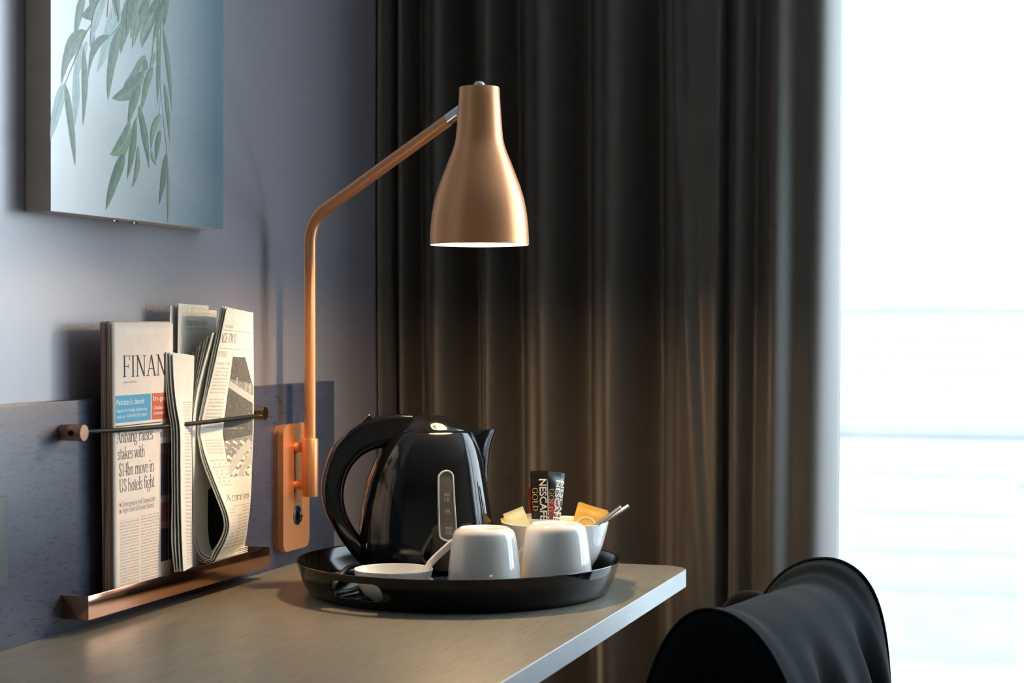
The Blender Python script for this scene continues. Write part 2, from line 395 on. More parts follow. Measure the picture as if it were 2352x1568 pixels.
def quad(u0, v0, u1, v1, nu=4, nv=6):
    V = [(u0+(u1-u0)*i/nu, v0+(v1-v0)*j/nv) for i in range(nu+1) for j in range(nv+1)]
    F = [[i*(nv+1)+j, i*(nv+1)+j+1, (i+1)*(nv+1)+j+1, (i+1)*(nv+1)+j] for i in range(nu) for j in range(nv)]
    return V, F
# ------------------------------------------------------------------ the room
struct(mk('floor', *box(-0.1, 4.3, -2.1, 3.35, -0.05, 0.0), FLOORM, smooth=False))
struct(mk('ceiling', *box(-0.1, 4.3, -2.1, 3.35, 2.6, 2.7), CEILM, smooth=False))
struct(mk('wall_left', *box(-0.1, 0.0, -2.1, 3.35, 0, 2.6), WALL, smooth=False))
struct(mk('wall_right', *box(4.2, 4.3, -2.1, 3.35, 0, 2.6), CREAMW, smooth=False))
struct(mk('wall_front', *box(0, 4.2, -2.1, -2.0, 0, 2.6), CREAMW, smooth=False))
struct(mk('wall_back', *join(box(0, 0.55, 3.15, 3.35, 0, 2.6), box(3.41, 4.2, 3.15, 3.35, 0, 2.6),
        box(0.55, 3.41, 3.15, 3.35, 0, 0.1), box(0.55, 3.41, 3.15, 3.35, 2.44, 2.6)), WALL, smooth=False))
struct(mk('baseboard_left', *box(0.0, 0.014, -2.0, 3.15, 0.0, 0.09, 0.002), FRAMEM))
win = bpy.data.objects.new('window_1', None); C.objects.link(win); win.location = (2.08, 3.2, 0.1); ORG[win.name] = Vector(win.location)
struct(win, 'tall overexposed window with white frame behind the curtain')
for nm, b in (('window_jamb', (0.55, 0.60, 3.17, 3.24, 0.1, 2.44)), ('window_jamb', (3.36, 3.41, 3.17, 3.24, 0.1, 2.44)),
              ('window_mullion', (2.05, 2.11, 3.17, 3.24, 0.15, 2.39)), ('window_rail', (0.60, 3.36, 3.17, 3.24, 0.1, 0.15)), ('window_rail', (0.60, 3.36, 3.17, 3.24, 2.39, 2.44))):
    mk(nm, *box(*b, 0.004), FRAMEM, win)
mk('window_pane', *box(0.60, 2.05, 3.20, 3.206, 0.15, 2.39), GLASS, win, smooth=False)
mk('window_pane', *box(2.11, 3.36, 3.20, 3.206, 0.15, 2.39), GLASS, win, smooth=False)

# ------------------------------------------------------------------ city far below, haze put into its pale, near-equal colours
struct(mk('ground', *box(-900, 900, 40, 1600, -29.5, -28.0), OUTG, smooth=False), 'hazy pale ground of the city far below the window')
def building(name, label, x, y, wx, wy, top, m, rows, spire=0, roof='flat'):
    t = thing(name, label, 'building', (x, y, -28.0), 'far city buildings')
    mk('wall', *box(x-wx/2, x+wx/2, y-wy/2, y+wy/2, -28.0, top), m, t, smooth=False)
    if roof == 'flat':
        mk('roof', *box(x-wx/2-.4, x+wx/2+.4, y-wy/2-.4, y+wy/2+.4, top, top+.9), OUTR, t, smooth=False)
        mk('roof_plant_room', *box(x-wx*.15, x+wx*.2, y-wy*.2, y+wy*.2, top+.9, top+3), m, t, smooth=False)
    else:
        V = [(x-wx/2, y-wy/2, top), (x+wx/2, y-wy/2, top), (x+wx/2, y+wy/2, top), (x-wx/2, y+wy/2, top), (x-wx/2, y, top+wy*.35), (x+wx/2, y, top+wy*.35)]
        mk('roof', V, [[0, 1, 5, 4], [2, 3, 4, 5], [0, 4, 3], [1, 2, 5], [0, 3, 2, 1]], OUTR, t, smooth=False)
    for k in range(rows):
        z1 = top-2.0-k*3.4
        mk('window_band', *box(x-wx*.44, x+wx*.44, y-wy/2-.12, y-wy/2+.1, z1-1.5, z1), OUTWIN, t, smooth=False)
    if spire:
        mk('spire', *lathe([(spire*.16, 0), (spire*.16, spire*.35), (spire*.2, spire*.36), (0.1, spire)], (x, y, top), 12), OUTR, t, smooth=False)
building('office_block', 'pale hazy office block low in the window, nearest of the city', 10.5, 118, 26, 18, -8.0, OUTW, 4)
building('office_block', 'hazy slab building left of middle through the window', -8.0, 175, 26, 20, -8.5, OUTW2, 4)
building('office_block', 'hazy wide block at right of the window view', 27.0, 190, 24, 20, -12.0, OUTW, 3)
building('town_house', 'pitched-roof hazy house in the middle distance through the window', 2.0, 230, 22, 16, -9.0, OUTW2, 3, roof='p')
building('town_house', 'small pitched-roof hazy house near the window frame', -25.0, 240, 18, 14, -10.0, OUTW, 3, roof='p')
building('apartment_block', 'long hazy apartment block below the skyline', 28.0, 300, 46, 20, -4.0, OUTW2, 4)
building('apartment_block', 'hazy block on the skyline left of the spire', -34.0, 430, 70, 24, 4.5, OUTW, 4)
building('church', 'hazy church with pointed spire on the skyline', 22.0, 480, 26, 16, 3.0, OUTW2, 2, spire=14, roof='p')
building('apartment_block', 'hazy block on the skyline right of the spire', 62.0, 440, 46, 24, 5.5, OUTW, 4)

# ------------------------------------------------------------------ ceiling downlights (reflected in the kettle)
DLM = mat('downlight_lamp', (1.0, 0.76, 0.52), 0.5, emit=720.0, var=0.0)
for i, (x, y, lb) in enumerate(((1.22, 2.12, 'round recessed ceiling downlight above the desk'), (1.22, 0.85, 'round recessed ceiling downlight above the viewer'),
        (2.35, 2.05, 'round recessed ceiling downlight by the window'), (2.35, 0.8, 'round recessed ceiling downlight in mid room'), (1.22, -0.6, 'round recessed ceiling downlight behind the viewer'))):
    t = thing('ceiling_downlight', lb, 'downlight', (x, y, 2.6), 'ceiling downlights')
    mk('trim_ring', *lathe([(.036, 0), (.05, 0), (.052, -.004), (.05, -.007), (.038, -.006)], (x, y, 2.6), 32), CHROME, t)
    mk('lamp', *lathe([(0.0, -.0005), (.034, -.0005), (.034, -.003), (0, -.004)], (x, y, 2.6), 24), DLM, t)

# ------------------------------------------------------------------ curtain
CT = [(-0.012, -.05), (.004, -.048), (.013, .03), (.026, -.01), (.046, .04), (.095, -.015), (.147, .055), (.19, -.02), (.229, .045), (.29, -.022), (.356, .045), (.412, -.03),
      (.482, .05), (.528, -.01), (.548, -.022), (.565, -.02), (.596, -.026), (.604, .014), (.628, -.022), (.655, .002), (.688, -.024), (.722, -.006), (.74, -.005)]
def curtain_pt(u, v):
    z = 0.02+v*2.53; x = 0.004+u*0.782
    lean = (1.25-z)
    xs = x + 0.020*math.sin(6*x+.5)*lean*0.35 - 0.014*max(0, x-.45)*lean
    dy = sinterp(CT, x) if x < .735 else -.005+.055*((x-.735)/.051)**3
    dy += 0.006*math.sin(14*x+2.0*z)*math.sin(2.2*z+8*x)
    g = math.exp(-((x-(.535+.06*(1.3-z)))/.012)**2)
    dy -= 0.012*g*(0.5+0.5*math.tanh((1.75-z)*3))
    amp = 1.30+0.2*lean
    return (max(0.004, xs), 3.015+dy*amp, z)
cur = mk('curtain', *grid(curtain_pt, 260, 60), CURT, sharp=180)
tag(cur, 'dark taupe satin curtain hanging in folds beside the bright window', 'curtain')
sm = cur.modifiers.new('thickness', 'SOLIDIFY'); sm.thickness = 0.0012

# ------------------------------------------------------------------ panel and desk
wp = mk('wall_panel', *box(0.0, 0.02, 0.3, 2.728, 0.70, 1.014, 0.0012), PANEL)
tag(wp, 'dark blue stained wood panel on the wall behind the desk', 'panel')
ot = thing('wall_socket', 'dark grey socket plate on blue panel at left edge', 'socket', (0.02, 1.74, 0.81))
SOCKM = mat('grey_socket_metal', (0.07, 0.088, 0.10), 0.45, spec=0.5, var=0.05)
mk('plate', *box(0.02, 0.0255, 1.70, 1.784, 0.8119, 0.9126, 0.0015), SOCKM, ot)
mk('socket_insert', *lathe([(0.0, .0), (.02, .0), (.021, .001), (.0215, .0014)], (0.0255, 1.742, 0.862), 32, 'x'), BLACKS, ot)

dk = thing('desk', 'taupe wood-grain desk top with pale edge and rounded corner', 'desk', (0.3, 1.6, 0.0))
def desk_outline(g):
    x1, y1, r = 0.607+g, 2.716+g, 0.045
    P = [(0.0205-g*0, .5), (x1, .5)]+[(x1-r+r*math.cos(a), y1-r+r*math.sin(a)) for a in [PI/2*k/14 for k in range(15)]]+[(0.0205, y1)]
    return P
bm = bmesh.new()
vs = [bm.verts.new((x, y, 0.7138)) for x, y in desk_outline(0)]; f = bm.faces.new(vs)
ext = bmesh.ops.extrude_face_region(bm, geom=[f]); bmesh.ops.translate(bm, vec=(0, 0, .0262), verts=[v for v in ext['geom'] if isinstance(v, bmesh.types.BMVert)])
bm.verts.index_update(); dv = [v.co.copy() for v in bm.verts]; df = [[v.index for v in q.verts] for q in bm.faces]; bm.free()
mk('desk_top', dv, df, DESK, dk, sharp=30)
P0 = desk_outline(0)[1:]; P1 = desk_outline(0.0008)[1:]
rings = []
for (a, b), (c, d) in zip(P0, P1):
    rings.append([Vector((a, b, .7140)), Vector((c, d, .7146)), Vector((c, d, .7392)), Vector((a, b, .73985))])
mk('edge_band', *loft(rings), EDGE, dk, sharp=35)
mk('support_rail', *box(.0205, .06, .6, 2.5, .64, .7135, .002), RUBBER, dk)
mk('leg', *box(.52, .56, .56, .60, 0, .7135, .002), RUBBER, dk)
mk('leg', *box(.04, .08, .56, .60, 0, .7135, .002), RUBBER, dk)
mk('leg', *box(.04, .08, 2.62, 2.66, 0, .7135, .002), RUBBER, dk)

# ------------------------------------------------------------------ picture
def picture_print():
    m = mat('backdrop_print_with_glare', (.6, .65, .68), 0.36, spec=0.6, var=0.05, vscale=900, coat=1.0, coat_rough=0.22)
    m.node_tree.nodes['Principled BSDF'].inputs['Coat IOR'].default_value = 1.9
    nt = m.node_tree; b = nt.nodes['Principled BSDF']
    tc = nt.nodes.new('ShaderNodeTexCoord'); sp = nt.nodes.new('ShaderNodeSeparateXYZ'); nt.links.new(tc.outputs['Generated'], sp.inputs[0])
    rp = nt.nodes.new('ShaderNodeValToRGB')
    rp.color_ramp.elements[0].color = (.92, .95, .95, 1); rp.color_ramp.elements[0].position = .1  # print gradient, left end whitened to stand for the window's reflection
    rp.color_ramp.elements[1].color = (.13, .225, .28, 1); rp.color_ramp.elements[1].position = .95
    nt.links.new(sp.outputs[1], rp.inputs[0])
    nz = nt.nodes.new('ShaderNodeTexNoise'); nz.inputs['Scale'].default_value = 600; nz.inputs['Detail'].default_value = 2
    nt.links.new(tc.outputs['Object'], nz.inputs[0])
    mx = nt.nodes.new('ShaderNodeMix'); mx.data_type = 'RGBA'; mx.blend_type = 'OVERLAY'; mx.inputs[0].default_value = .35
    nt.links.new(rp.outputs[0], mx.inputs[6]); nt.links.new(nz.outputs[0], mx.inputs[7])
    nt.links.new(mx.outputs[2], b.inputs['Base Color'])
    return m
PY0, PY1, PZ0, PZ1, PX = 1.8576, 2.302, 1.2355, 1.90, 0.0335
pc = thing('wall_picture', 'frameless picture of hanging willow leaves on the grey wall', 'picture', (0.0, 2.08, PZ0))
CANV = mat('picture_edge_grey', (0.74, 0.61, 0.53), 0.5, var=0.04)
mk('canvas', *box(0.0005, PX, PY0, PY1, PZ0, PZ1, 0.0008), CANV, pc)
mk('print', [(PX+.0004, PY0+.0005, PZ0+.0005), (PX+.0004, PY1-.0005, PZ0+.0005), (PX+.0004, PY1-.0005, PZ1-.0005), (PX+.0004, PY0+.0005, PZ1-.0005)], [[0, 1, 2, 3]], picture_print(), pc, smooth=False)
LG = [mat('leaf_print_green', (.165, .26, .17), .4, spec=.55, var=.25, vscale=90, coat=.8, coat_rough=.3), mat('leaf_print_pale', (.42, .56, .55), .4, spec=.55, var=.12, vscale=90, coat=.8, coat_rough=.3),
      mat('leaf_print_dark', (.105, .185, .14), .4, spec=.55, var=.25, vscale=90, coat=.8, coat_rough=.3), mat('leaf_print_light', (.23, .32, .19), .4, spec=.55, var=.2, vscale=90, coat=.8, coat_rough=.3)]
TWG = mat('twig_print', (.36, .33, .18), .45, spec=.5, var=.15)
lx = [PX+.00045]
def leaf(y0, z0, y1, z1, wd, bend, kind):
    lx[0] += .000006
    d = Vector((y1-y0, z1-z0)); L = d.length; d /= L; n = Vector((-d.y, d.x)); N = 14; ctr, lf, rt = [], [], []
    for k in range(N+1):
        t = k/N; c = Vector((y0, z0))+d*L*t+n*bend*L*4*t*(1-t)
        hw = wd/2*(math.sin(PI*t**.75))**.8 if 0 < t < 1 else 0
        hw *= 1+.06*math.sin(9*t+y0*90)
        ctr.append(c); lf.append(c+n*hw); rt.append(c-n*hw)
    X0 = lx[0]
    V, F, MI = [], [], []
    for side, mi in ((lf, 0), (rt, 1)):
        n0 = len(V)
        for a, b in zip(ctr, side): V += [(X0, a.x, a.y), (X0, b.x, b.y)]
        for k in range(N): F.append([n0+2*k, n0+2*k+1, n0+2*k+3, n0+2*k+2]); MI.append(mi)
    n0 = len(V)
    for k in range(N+1):
        h = wd*.03*(1-k/N)+.0001; V += [(X0+.000004, *(ctr[k]+n*h)), (X0+.000004, *(ctr[k]-n*h))]
    for k in range(N): F.append([n0+2*k, n0+2*k+1, n0+2*k+3, n0+2*k+2]); MI.append(2)
    pair = {0: (0, 2, 3), 1: (1, 1, 3), 2: (2, 2, 0), 3: (3, 0, 1)}[kind]
    mk('printed_leaf', V, F, None, pc, smooth=False, mats=[LG[q] for q in pair], mi=MI)
def ptwig(P, wd):
    lx[0] += .000006; P = smoothpath([(p[0], p[1], 0) for p in P], 5); V, F = [], []
    for i, p in enumerate(P):
        T = (P[min(i+1, len(P)-1)]-P[max(i-1, 0)]).normalized(); n = Vector((-T.y, T.x, 0)); h = wd/2*(1-.7*i/len(P))
        V += [(lx[0], (p+n*h).x, (p+n*h).y), (lx[0], (p-n*h).x, (p-n*h).y)]
    mk('printed_twig', V, [[2*i, 2*i+1, 2*i+3, 2*i+2] for i in range(len(P)-1)], TWG, pc, smooth=False)
for q in [
    (1.9483, 1.5184, 1.9523, 1.4599, 0.0152, 0, 2),
    (1.9978, 1.4937, 1.9605, 1.4085, 0.0197, 0.06, 1),
    (2.0256, 1.4945, 1.9894, 1.4549, 0.0228, -0.05, 1),
    (1.9213, 1.4463, 1.9105, 1.3854, 0.0152, 0.03, 1),
    (1.9382, 1.4436, 1.9233, 1.4077, 0.0122, -0.05, 1),
    (1.9135, 1.4141, 1.9105, 1.3390, 0.0167, 0.02, 1),
    (1.9342, 1.5029, 1.9096, 1.4393, 0.0152, -0.04, 0),
    (1.9749, 1.4994, 1.9243, 1.4716, 0.0197, 0.08, 2),
    (2.0021, 1.5147, 2.0052, 1.4841, 0.0106, 0, 3),
    (1.9372, 1.4565, 1.8806, 1.3847, 0.0213, -0.13, 0),
    (1.8892, 1.3878, 1.8571, 1.3173, 0.0197, -0.03, 1),
    (1.8892, 1.3868, 1.9115, 1.2917, 0.0152, 0.02, 0),
    (1.9303, 1.4357, 1.9283, 1.3409, 0.0137, 0.04, 0),
    (1.9915, 1.4584, 1.9412, 1.3997, 0.0122, -0.18, 2),
    (1.9523, 1.4641, 1.9463, 1.4369, 0.0076, 0.1, 2),
    (2.0562, 1.5297, 2.0180, 1.4398, 0.0258, -0.04, 0),
    (2.0213, 1.4748, 1.9873, 1.3779, 0.0205, -0.07, 0),
    (2.0763, 1.5277, 2.0430, 1.4619, 0.0197, -0.03, 3),
    (2.0933, 1.5251, 2.0462, 1.4503, 0.0182, -0.05, 0),
    (2.1198, 1.5268, 2.0707, 1.4539, 0.0213, -0.05, 2),
    (2.0628, 1.4978, 2.0473, 1.4527, 0.0106, 0, 3),
    (2.1013, 1.5041, 2.0673, 1.4600, 0.0152, -0.06, 3),
    (2.1339, 1.5434, 2.1292, 1.4906, 0.0137, 0.05, 0),
    (2.1268, 1.4913, 2.1517, 1.3841, 0.0122, 0.03, 0),
    (2.1082, 1.4828, 2.1013, 1.4231, 0.0137, 0.02, 1),
    (2.1128, 1.4863, 2.1117, 1.3880, 0.0122, 0.03, 0),
    (2.1059, 1.4545, 2.0990, 1.4368, 0.0091, 0, 3),
    (2.0830, 1.4468, 2.0256, 1.4019, 0.0228, 0.1, 3),
    (2.0785, 1.4257, 1.9968, 1.3822, 0.0228, 0.08, 0),
    (2.0853, 1.4404, 2.0740, 1.4267, 0.0137, 0, 2),
    (2.1001, 1.4352, 2.0718, 1.3768, 0.0152, -0.06, 0),
    (2.0695, 1.4068, 2.0364, 1.3510, 0.0167, -0.08, 0),
    (2.0441, 1.3573, 1.9926, 1.3128, 0.0243, 0.13, 3),
    (2.0562, 1.3640, 2.0342, 1.2856, 0.0152, 0.03, 0),
    (2.0639, 1.3814, 2.0910, 1.3033, 0.0159, 0.03, 0),
    (2.0288, 1.3172, 1.9821, 1.2444, 0.0197, -0.03, 0),
    (2.0617, 1.3317, 2.0462, 1.2756, 0.0114, 0.1, 3),
    (2.1303, 1.4184, 2.1457, 1.3436, 0.0099, 0.03, 0),
    (2.1245, 1.3979, 2.1198, 1.3720, 0.0091, 0, 1),
    (2.1245, 1.3771, 2.0956, 1.3276, 0.0122, -0.15, 3),
    (2.0956, 1.3276, 2.1105, 1.3094, 0.0076, -0.1, 3),
    (2.1210, 1.3564, 2.1082, 1.3136, 0.0122, -0.05, 0),
    (2.1351, 1.3267, 2.1163, 1.2593, 0.0137, 0.03, 2),
    (2.1410, 1.3102, 2.1398, 1.2369, 0.0084, 0.02, 3),
]: leaf(*q)
ptwig([(2.1245, 1.5474), (2.1210, 1.4735), (2.1198, 1.4171), (2.1292, 1.3674), (2.1374, 1.3314), (2.1410, 1.3062)], .0022)
ptwig([(2.1128, 1.5060), (2.0990, 1.4535), (2.0876, 1.4185), (2.0651, 1.3744), (2.0430, 1.3392), (2.0288, 1.3144)], .0022)
ptwig([(1.9842, 1.5063), (1.9636, 1.4790), (1.9382, 1.4556), (1.9135, 1.4219), (1.8892, 1.3868)], .0022)
ptwig([(2.0562, 1.5297), (2.0321, 1.4901), (1.9947, 1.4589)], .0022)

# the branches go on above, up to the top of the print
rl = random.Random(4)
for y0, y1, z0 in ((2.135, 2.07, 1.50), (2.06, 2.05, 1.51), (1.985, 2.03, 1.48)):
    ptwig([(y1, 1.87), ((y0+y1)/2+.01, 1.70), (y0, z0)], .0032)
    for k in range(10):
        t = k/9; yb = y0+(y1-y0)*t; zb_ = z0+.03+(1.86-z0-.03)*t; s_ = 1 if k % 2 else -1
        leaf(yb, zb_, yb+s_*rl.uniform(.015, .05)-.012, zb_-rl.uniform(.06, .085), rl.uniform(.014, .019), s_*rl.uniform(-.02, .08), rl.choice((0, 0, 1, 2, 3)))
for y in (2.035, 2.085):
    mk('clip', *box(.012, .018, y-.005, y+.005, PZ0-.002, PZ0+.001, .0004), CHROME, pc)

# ------------------------------------------------------------------ newspaper shelf, pegs and cord
sh = thing('newspaper_shelf', 'copper newspaper shelf with raised lip on the blue panel', 'shelf', (.038, 2.154, .756))
SY0, SY1, SX0, SX1, SZ0, SZ1 = 1.9035, 2.4045, .0203, .0565, .7565, .7850
mk('bottom', *box(SX0, SX1-.0012, SY0+.0012, SY1-.0012, SZ0, SZ0+.0016), COPPER2, sh, smooth=False)
mk('front_lip', *box(SX1-.0014, SX1, SY0, SY1, SZ0, SZ1, .0004), COPPER2, sh)
mk('end_plate', *box(SX0, SX1-.0014, SY0, SY0+.0014, SZ0, SZ1, .0003), COPPER2, sh)
mk('end_plate', *box(SX0, SX1-.0014, SY1-.0014, SY1, SZ0, SZ1, .0003), COPPER2, sh)
pg = thing('cord_holder', 'two copper pegs with a black cord holding the newspapers', 'cord holder', (.036, 2.154, .965))
PGZ = .977
for y in (1.9045, 2.4035):
    q = mk('peg', *lathe([(0, 0), (.0098, 0), (.0099, .0295), (.0095, .0302), (0, .0302)], (.0202, y, PGZ), 40, 'x'), COPPER2, pg)
    s_ = -1 if y < 2 else -1
    mk('cord_hole', *xf(lathe([(0, 0), (.0036, 0), (.0036, .0006), (0, .0006)], (0, 0, 0), 20), lambda v, y=y: Vector((.0385+v.x, y-.0099-v.z+.0003, PGZ+v.y))), BLACKS, q)
cp = smoothpath([(.0385, 1.9148, PGZ), (.046, 1.95, PGZ-.0005), (.0502, 1.985, PGZ-.001), (.0512, 2.06, PGZ-.002), (.0518, 2.11, PGZ-.0025), (.0545, 2.16, PGZ-.0025), (.0590, 2.21, PGZ-.002), (.0645, 2.28, PGZ-.001), (.0625, 2.345, PGZ-.0005), (.050, 2.375, PGZ), (.0385, 2.394, PGZ)], 8)
mk('cord', *tube(cp, .0029, 10), RUBBER, pg)
mk('cord_knot', *xf(lathe([(0, -.0035), (.003, -.002), (.0036, 0), (.003, .002), (0, .0035)], (0, 0, 0), 12), lambda v: Vector((.0385+v.x, 1.8945+v.y, PGZ+v.z))), RUBBER, pg)
# ------------------------------------------------------------------ folded salmon newspaper
ft = thing('folded_newspaper', 'folded salmon-pink newspaper with blue and red boxes in the copper shelf', 'newspaper', (.037, 2.06, .7585), 'newspapers in the shelf')
FY0, FY1, FZ0, FZ1 = 1.978, 2.139, .7586, 1.1062
def ft_surf(u, v, off=0.0):
    t = (u-FY0)/(FY1-FY0); h = (v-FZ0)/(FZ1-FZ0)
    return (.0462+.0012*math.sin(PI*t)*(h)-.002*(1-h)*0-.004*max(0, t-.9)*10*t+off, u+.0045*(1-h)*0+.006*(.5-h)*(1-t), v)
def sheet(near, far, th=.0007, name='sheet', m=None, parent=None, nu=10, k=5):
    """paper ruled between two edge curves (lists of 3-D points), with thickness"""
    A = smoothpath(near, k); B = smoothpath(far, k); n = min(len(A), len(B))
    V, F = [], []
    def P(i, j): 
        return A[i].lerp(B[i], j/nu)
    N = {}
    for i in range(n):
        for j in range(nu+1):
            du = P(i, min(j+1, nu))-P(i, max(j-1, 0)); dv = P(min(i+1, n-1), j)-P(max(i-1, 0), j)
            nn = du.cross(dv); N[i, j] = nn.normalized() if nn.length > 1e-9 else Vector((1, 0, 0))
    for s_ in (0.5, -0.5):
        for i in range(n):
            for j in range(nu+1): V.append(P(i, j)+N[i, j]*th*s_)
    W = nu+1; o = n*W
    for i in range(n-1):
        for j in range(nu):
            q = [i*W+j, i*W+j+1, (i+1)*W+j+1, (i+1)*W+j]; F.append(q); F.append([a+o for a in q][::-1])
    for i in range(n-1):
        for j in (0, nu): F.append([i*W+j, (i+1)*W+j, (i+1)*W+j+o, i*W+j+o])
    for j in range(nu):
        for i in (0, n-1): F.append([i*W+j, i*W+j+1, i*W+j+1+o, i*W+j+o])
    return mk(name, V, F, m, parent, sharp=50), A, B
# front page
V, F = grid(lambda i, j: ft_surf(FY0+(FY1-FY0)*i, FZ0+(FZ1-FZ0)*j), 16, 24)
fp = mk('front_page', V, F, PINK, ft); q = fp.modifiers.new('t', 'SOLIDIFY'); q.thickness = .0008; q.offset = -1
for k, (dx, y0, dz, m) in enumerate(((.0028, .0015, .001, PINK), (.0052, .000, .0025, PINKE), (.0075, .002, .000, PINK), (.0102, -.001, .002, PINKE), (.0130, .003, -.001, PINK), (.0158, .001, .0015, PINKE))):
    def lay(i, j, dx=dx, y0=y0, dz=dz):
        p = ft_surf(FY0+(FY1-FY0)*i, FZ0+(FZ1-FZ0)*j); h = j
        return (p[0]-dx*(1-.12*math.sin(PI*h)), p[1]+y0*(1-i)+.002*math.sin(5*h+k_*1.7)*(1-i), FZ0+(p[2]-FZ0)*(1+dz/.34))
    k_ = k
    V, F = grid(lay, 10, 16)
    o = mk('inner_page', V, F, m, ft); q = o.modifiers.new('t', 'SOLIDIFY'); q.thickness = .0016; q.offset = -1
fs = lambda u, v: ft_surf(u, v, .00010)
fs2 = lambda u, v: ft_surf(u, v, .0002)
def FT(s, font, p0, u1, hgt): return fit(font(s), p0[0], p0[1], u1-p0[0], hgt, 1.0 if font is serif else .72)
onto('masthead_print', [FT('FINAN', serif, (2.0025, 1.0398), 2.1119, .0265)], fs, INK, ft)
onto('headline_print', [FT('Anbang raises', serif, (1.9866, 0.9594), 2.0773, .0158), FT('stakes with', serif, (1.9898, 0.9390), 2.0559, .0150),
     FT('$14bn move in', serif, (1.9919, 0.9186), 2.0796, .0158), FT('US hotels fight', serif, (1.9929, 0.8988), 2.0819, .0158),
     FT('with', serif, (2.0956, 0.9605), 2.1142, .0105)], fs, INK, ft)
onto('date_print', [FT('TUESDAY 29 MARCH 2016', sans, (2.0025, 1.0323), 2.0360, .0022)], fs, INKL, ft)
onto('subhead_print', [FT('Chinese group in fresh Starwood offer', serif, (1.9982, 0.8807), 2.0841, .0066), FT("Target's board still favours Marriott", serif, (1.9993, 0.8731), 2.0796, .0066)], fs, INKL, ft)
onto('bullet_print', [([(y+.002*a, z+.0025*b) for a, b in ((-1, -1), (0, -1), (1, 0), (0, 1), (-1, 1))], [[0, 1, 2, 3, 4]]) for y, z in ((1.9950, 0.8831), (1.9950, 0.8751))], fs, RED, ft)
by0, bz1 = 1.9845, 1.0175
by1 = 2.0716
bz0 = 0.9840
ry0 = 2.0739
onto('blue_box_print', [quad(by0, bz0, by1, bz1)], fs, BLUE, ft)
onto('red_box_print', [quad(ry0, bz0, FY1-.003, bz1)], fs, RED, ft)
onto('box_text_print', [FT("Pakistan's deceit", sans, (1.9876, 1.0057), 2.0548, .0074), FT('Support for foreign militants has', sans, (1.9876, 0.9971), 2.0615, .0043),
     FT('deadly cost  -FATIMA BHUTTO, PAGE 7', sans, (1.9876, 0.9897), 2.0615, .0040),
     FT('In-pe', sans, (2.0784, 1.0074), 2.1119, .0074), FT('Chatbot', sans, (2.0784, 0.9969), 2.1060, .0043), FT('convers', sans, (2.0784, 0.9903), 2.1095, .0043)], fs2, WHITEP, ft)
onto('rule_print', [quad(by0, bz0-.0046, FY1-.004, bz0-.0034)], fs, INK, ft)
onto('text_column_print', [quad(1.9940, FZ0+.004, 2.0415, 0.8640)], fs, TXTP, ft, uv=True)
onto('text_column_print', [quad(2.0459, FZ0+.004, 2.0945, 0.8653)], fs, TXTP, ft, uv=True)
def flag_mat():
    m = mat('flag_photo_print', (.05, .04, .07), .8, spec=.2, var=.5, vscale=120)
    nt = m.node_tree; b = nt.nodes['Principled BSDF']
    tc = nt.nodes.new('ShaderNodeTexCoord'); sp = nt.nodes.new('ShaderNodeSeparateXYZ'); nt.links.new(tc.outputs['Generated'], sp.inputs[0])
    nz = nt.nodes.new('ShaderNodeTexNoise'); nz.inputs['Scale'].default_value = 220; nt.links.new(tc.outputs['Object'], nz.inputs[0])
    ad = nt.nodes.new('ShaderNodeMath'); ad.operation = 'MULTIPLY_ADD'; ad.inputs[1].default_value = .05
    nt.links.new(nz.outputs[0], ad.inputs[0]); nt.links.new(sp.outputs[2], ad.inputs[2])
    rp = nt.nodes.new('ShaderNodeValToRGB'); e = rp.color_ramp.elements; rp.color_ramp.interpolation = 'CONSTANT'
    e[0].position = 0; e[0].color = (.055, .045, .06, 1); e[1].position = .30; e[1].color = (.36, .25, .18, 1)
    for p, c in ((.36, (.28, .07, .03, 1)), (.52, (.36, .25, .18, 1)), (.58, (.045, .04, .06, 1)), (.76, (.11, .06, .05, 1)), (.93, (.20, .12, .09, 1))):
        n = e.new(p); n.color = c
    nt.links.new(ad.outputs[0], rp.inputs[0])
    mx = nt.nodes.new('ShaderNodeMix'); mx.data_type = 'RGBA'; mx.inputs[0].default_value = .35
    src = b.inputs['Base Color'].links[0].from_socket
    nt.links.new(rp.outputs[0], mx.inputs[6]); nt.links.new(src, mx.inputs[7]); nt.links.new(mx.outputs[2], b.inputs['Base Color'])
    return m
onto('photo_print', [quad(2.0979, 0.8011, FY1-.004, 0.9526)], fs, flag_mat(), ft)

# ------------------------------------------------------------------ second newspaper, opened out and looped
n2 = thing('open_newspaper', 'bent grey newspaper with looped pages beside the salmon newspaper', 'newspaper', (.045, 2.24, .7585), 'newspapers in the shelf')
E0 = 2.21
near = [(0.0838, 1.1268), (0.0742, 1.0844), (0.0646, 1.0437), (0.0537, 1.0029), (0.0453, 0.9649), (0.0473, 0.9475), (0.0556, 0.9215), (0.0730, 0.8812), (0.0851, 0.8526), (0.0877, 0.8341), (0.0813, 0.8147), (0.0710, 0.7970)]
near = [(x, E0, z) for x, z in near]
far = [(.056, 2.350-.028*i/11, 1.1215+(z-near[0][2])*1.0) for i, (x, y, z) in enumerate(near)]
far = [(x+(.006*math.sin(PI*min(1, i/11))), y, z) for i, (x, y, z) in enumerate(far)]
loop_n = near+[(.0655, E0, .7880), (.0560, E0, .7862), (.0465, E0, .7885), (.0385, E0, .7955), (.0338, E0, .812), (.0325, E0, .84), (.0335, E0, .90), (.036, E0, .95), (.0355, E0, 1.00), (.036, E0, 1.05)]
loop_f = far+[(.0600, 2.325, .7880), (.0540, 2.325, .7862), (.048, 2.325, .7885), (.044, 2.325, .7955), (.043, 2.325, .812), (.043, 2.325, .84), (.043, 2.33, .90), (.042, 2.33, .95), (.041, 2.33, 1.00), (.041, 2.33, 1.05)]
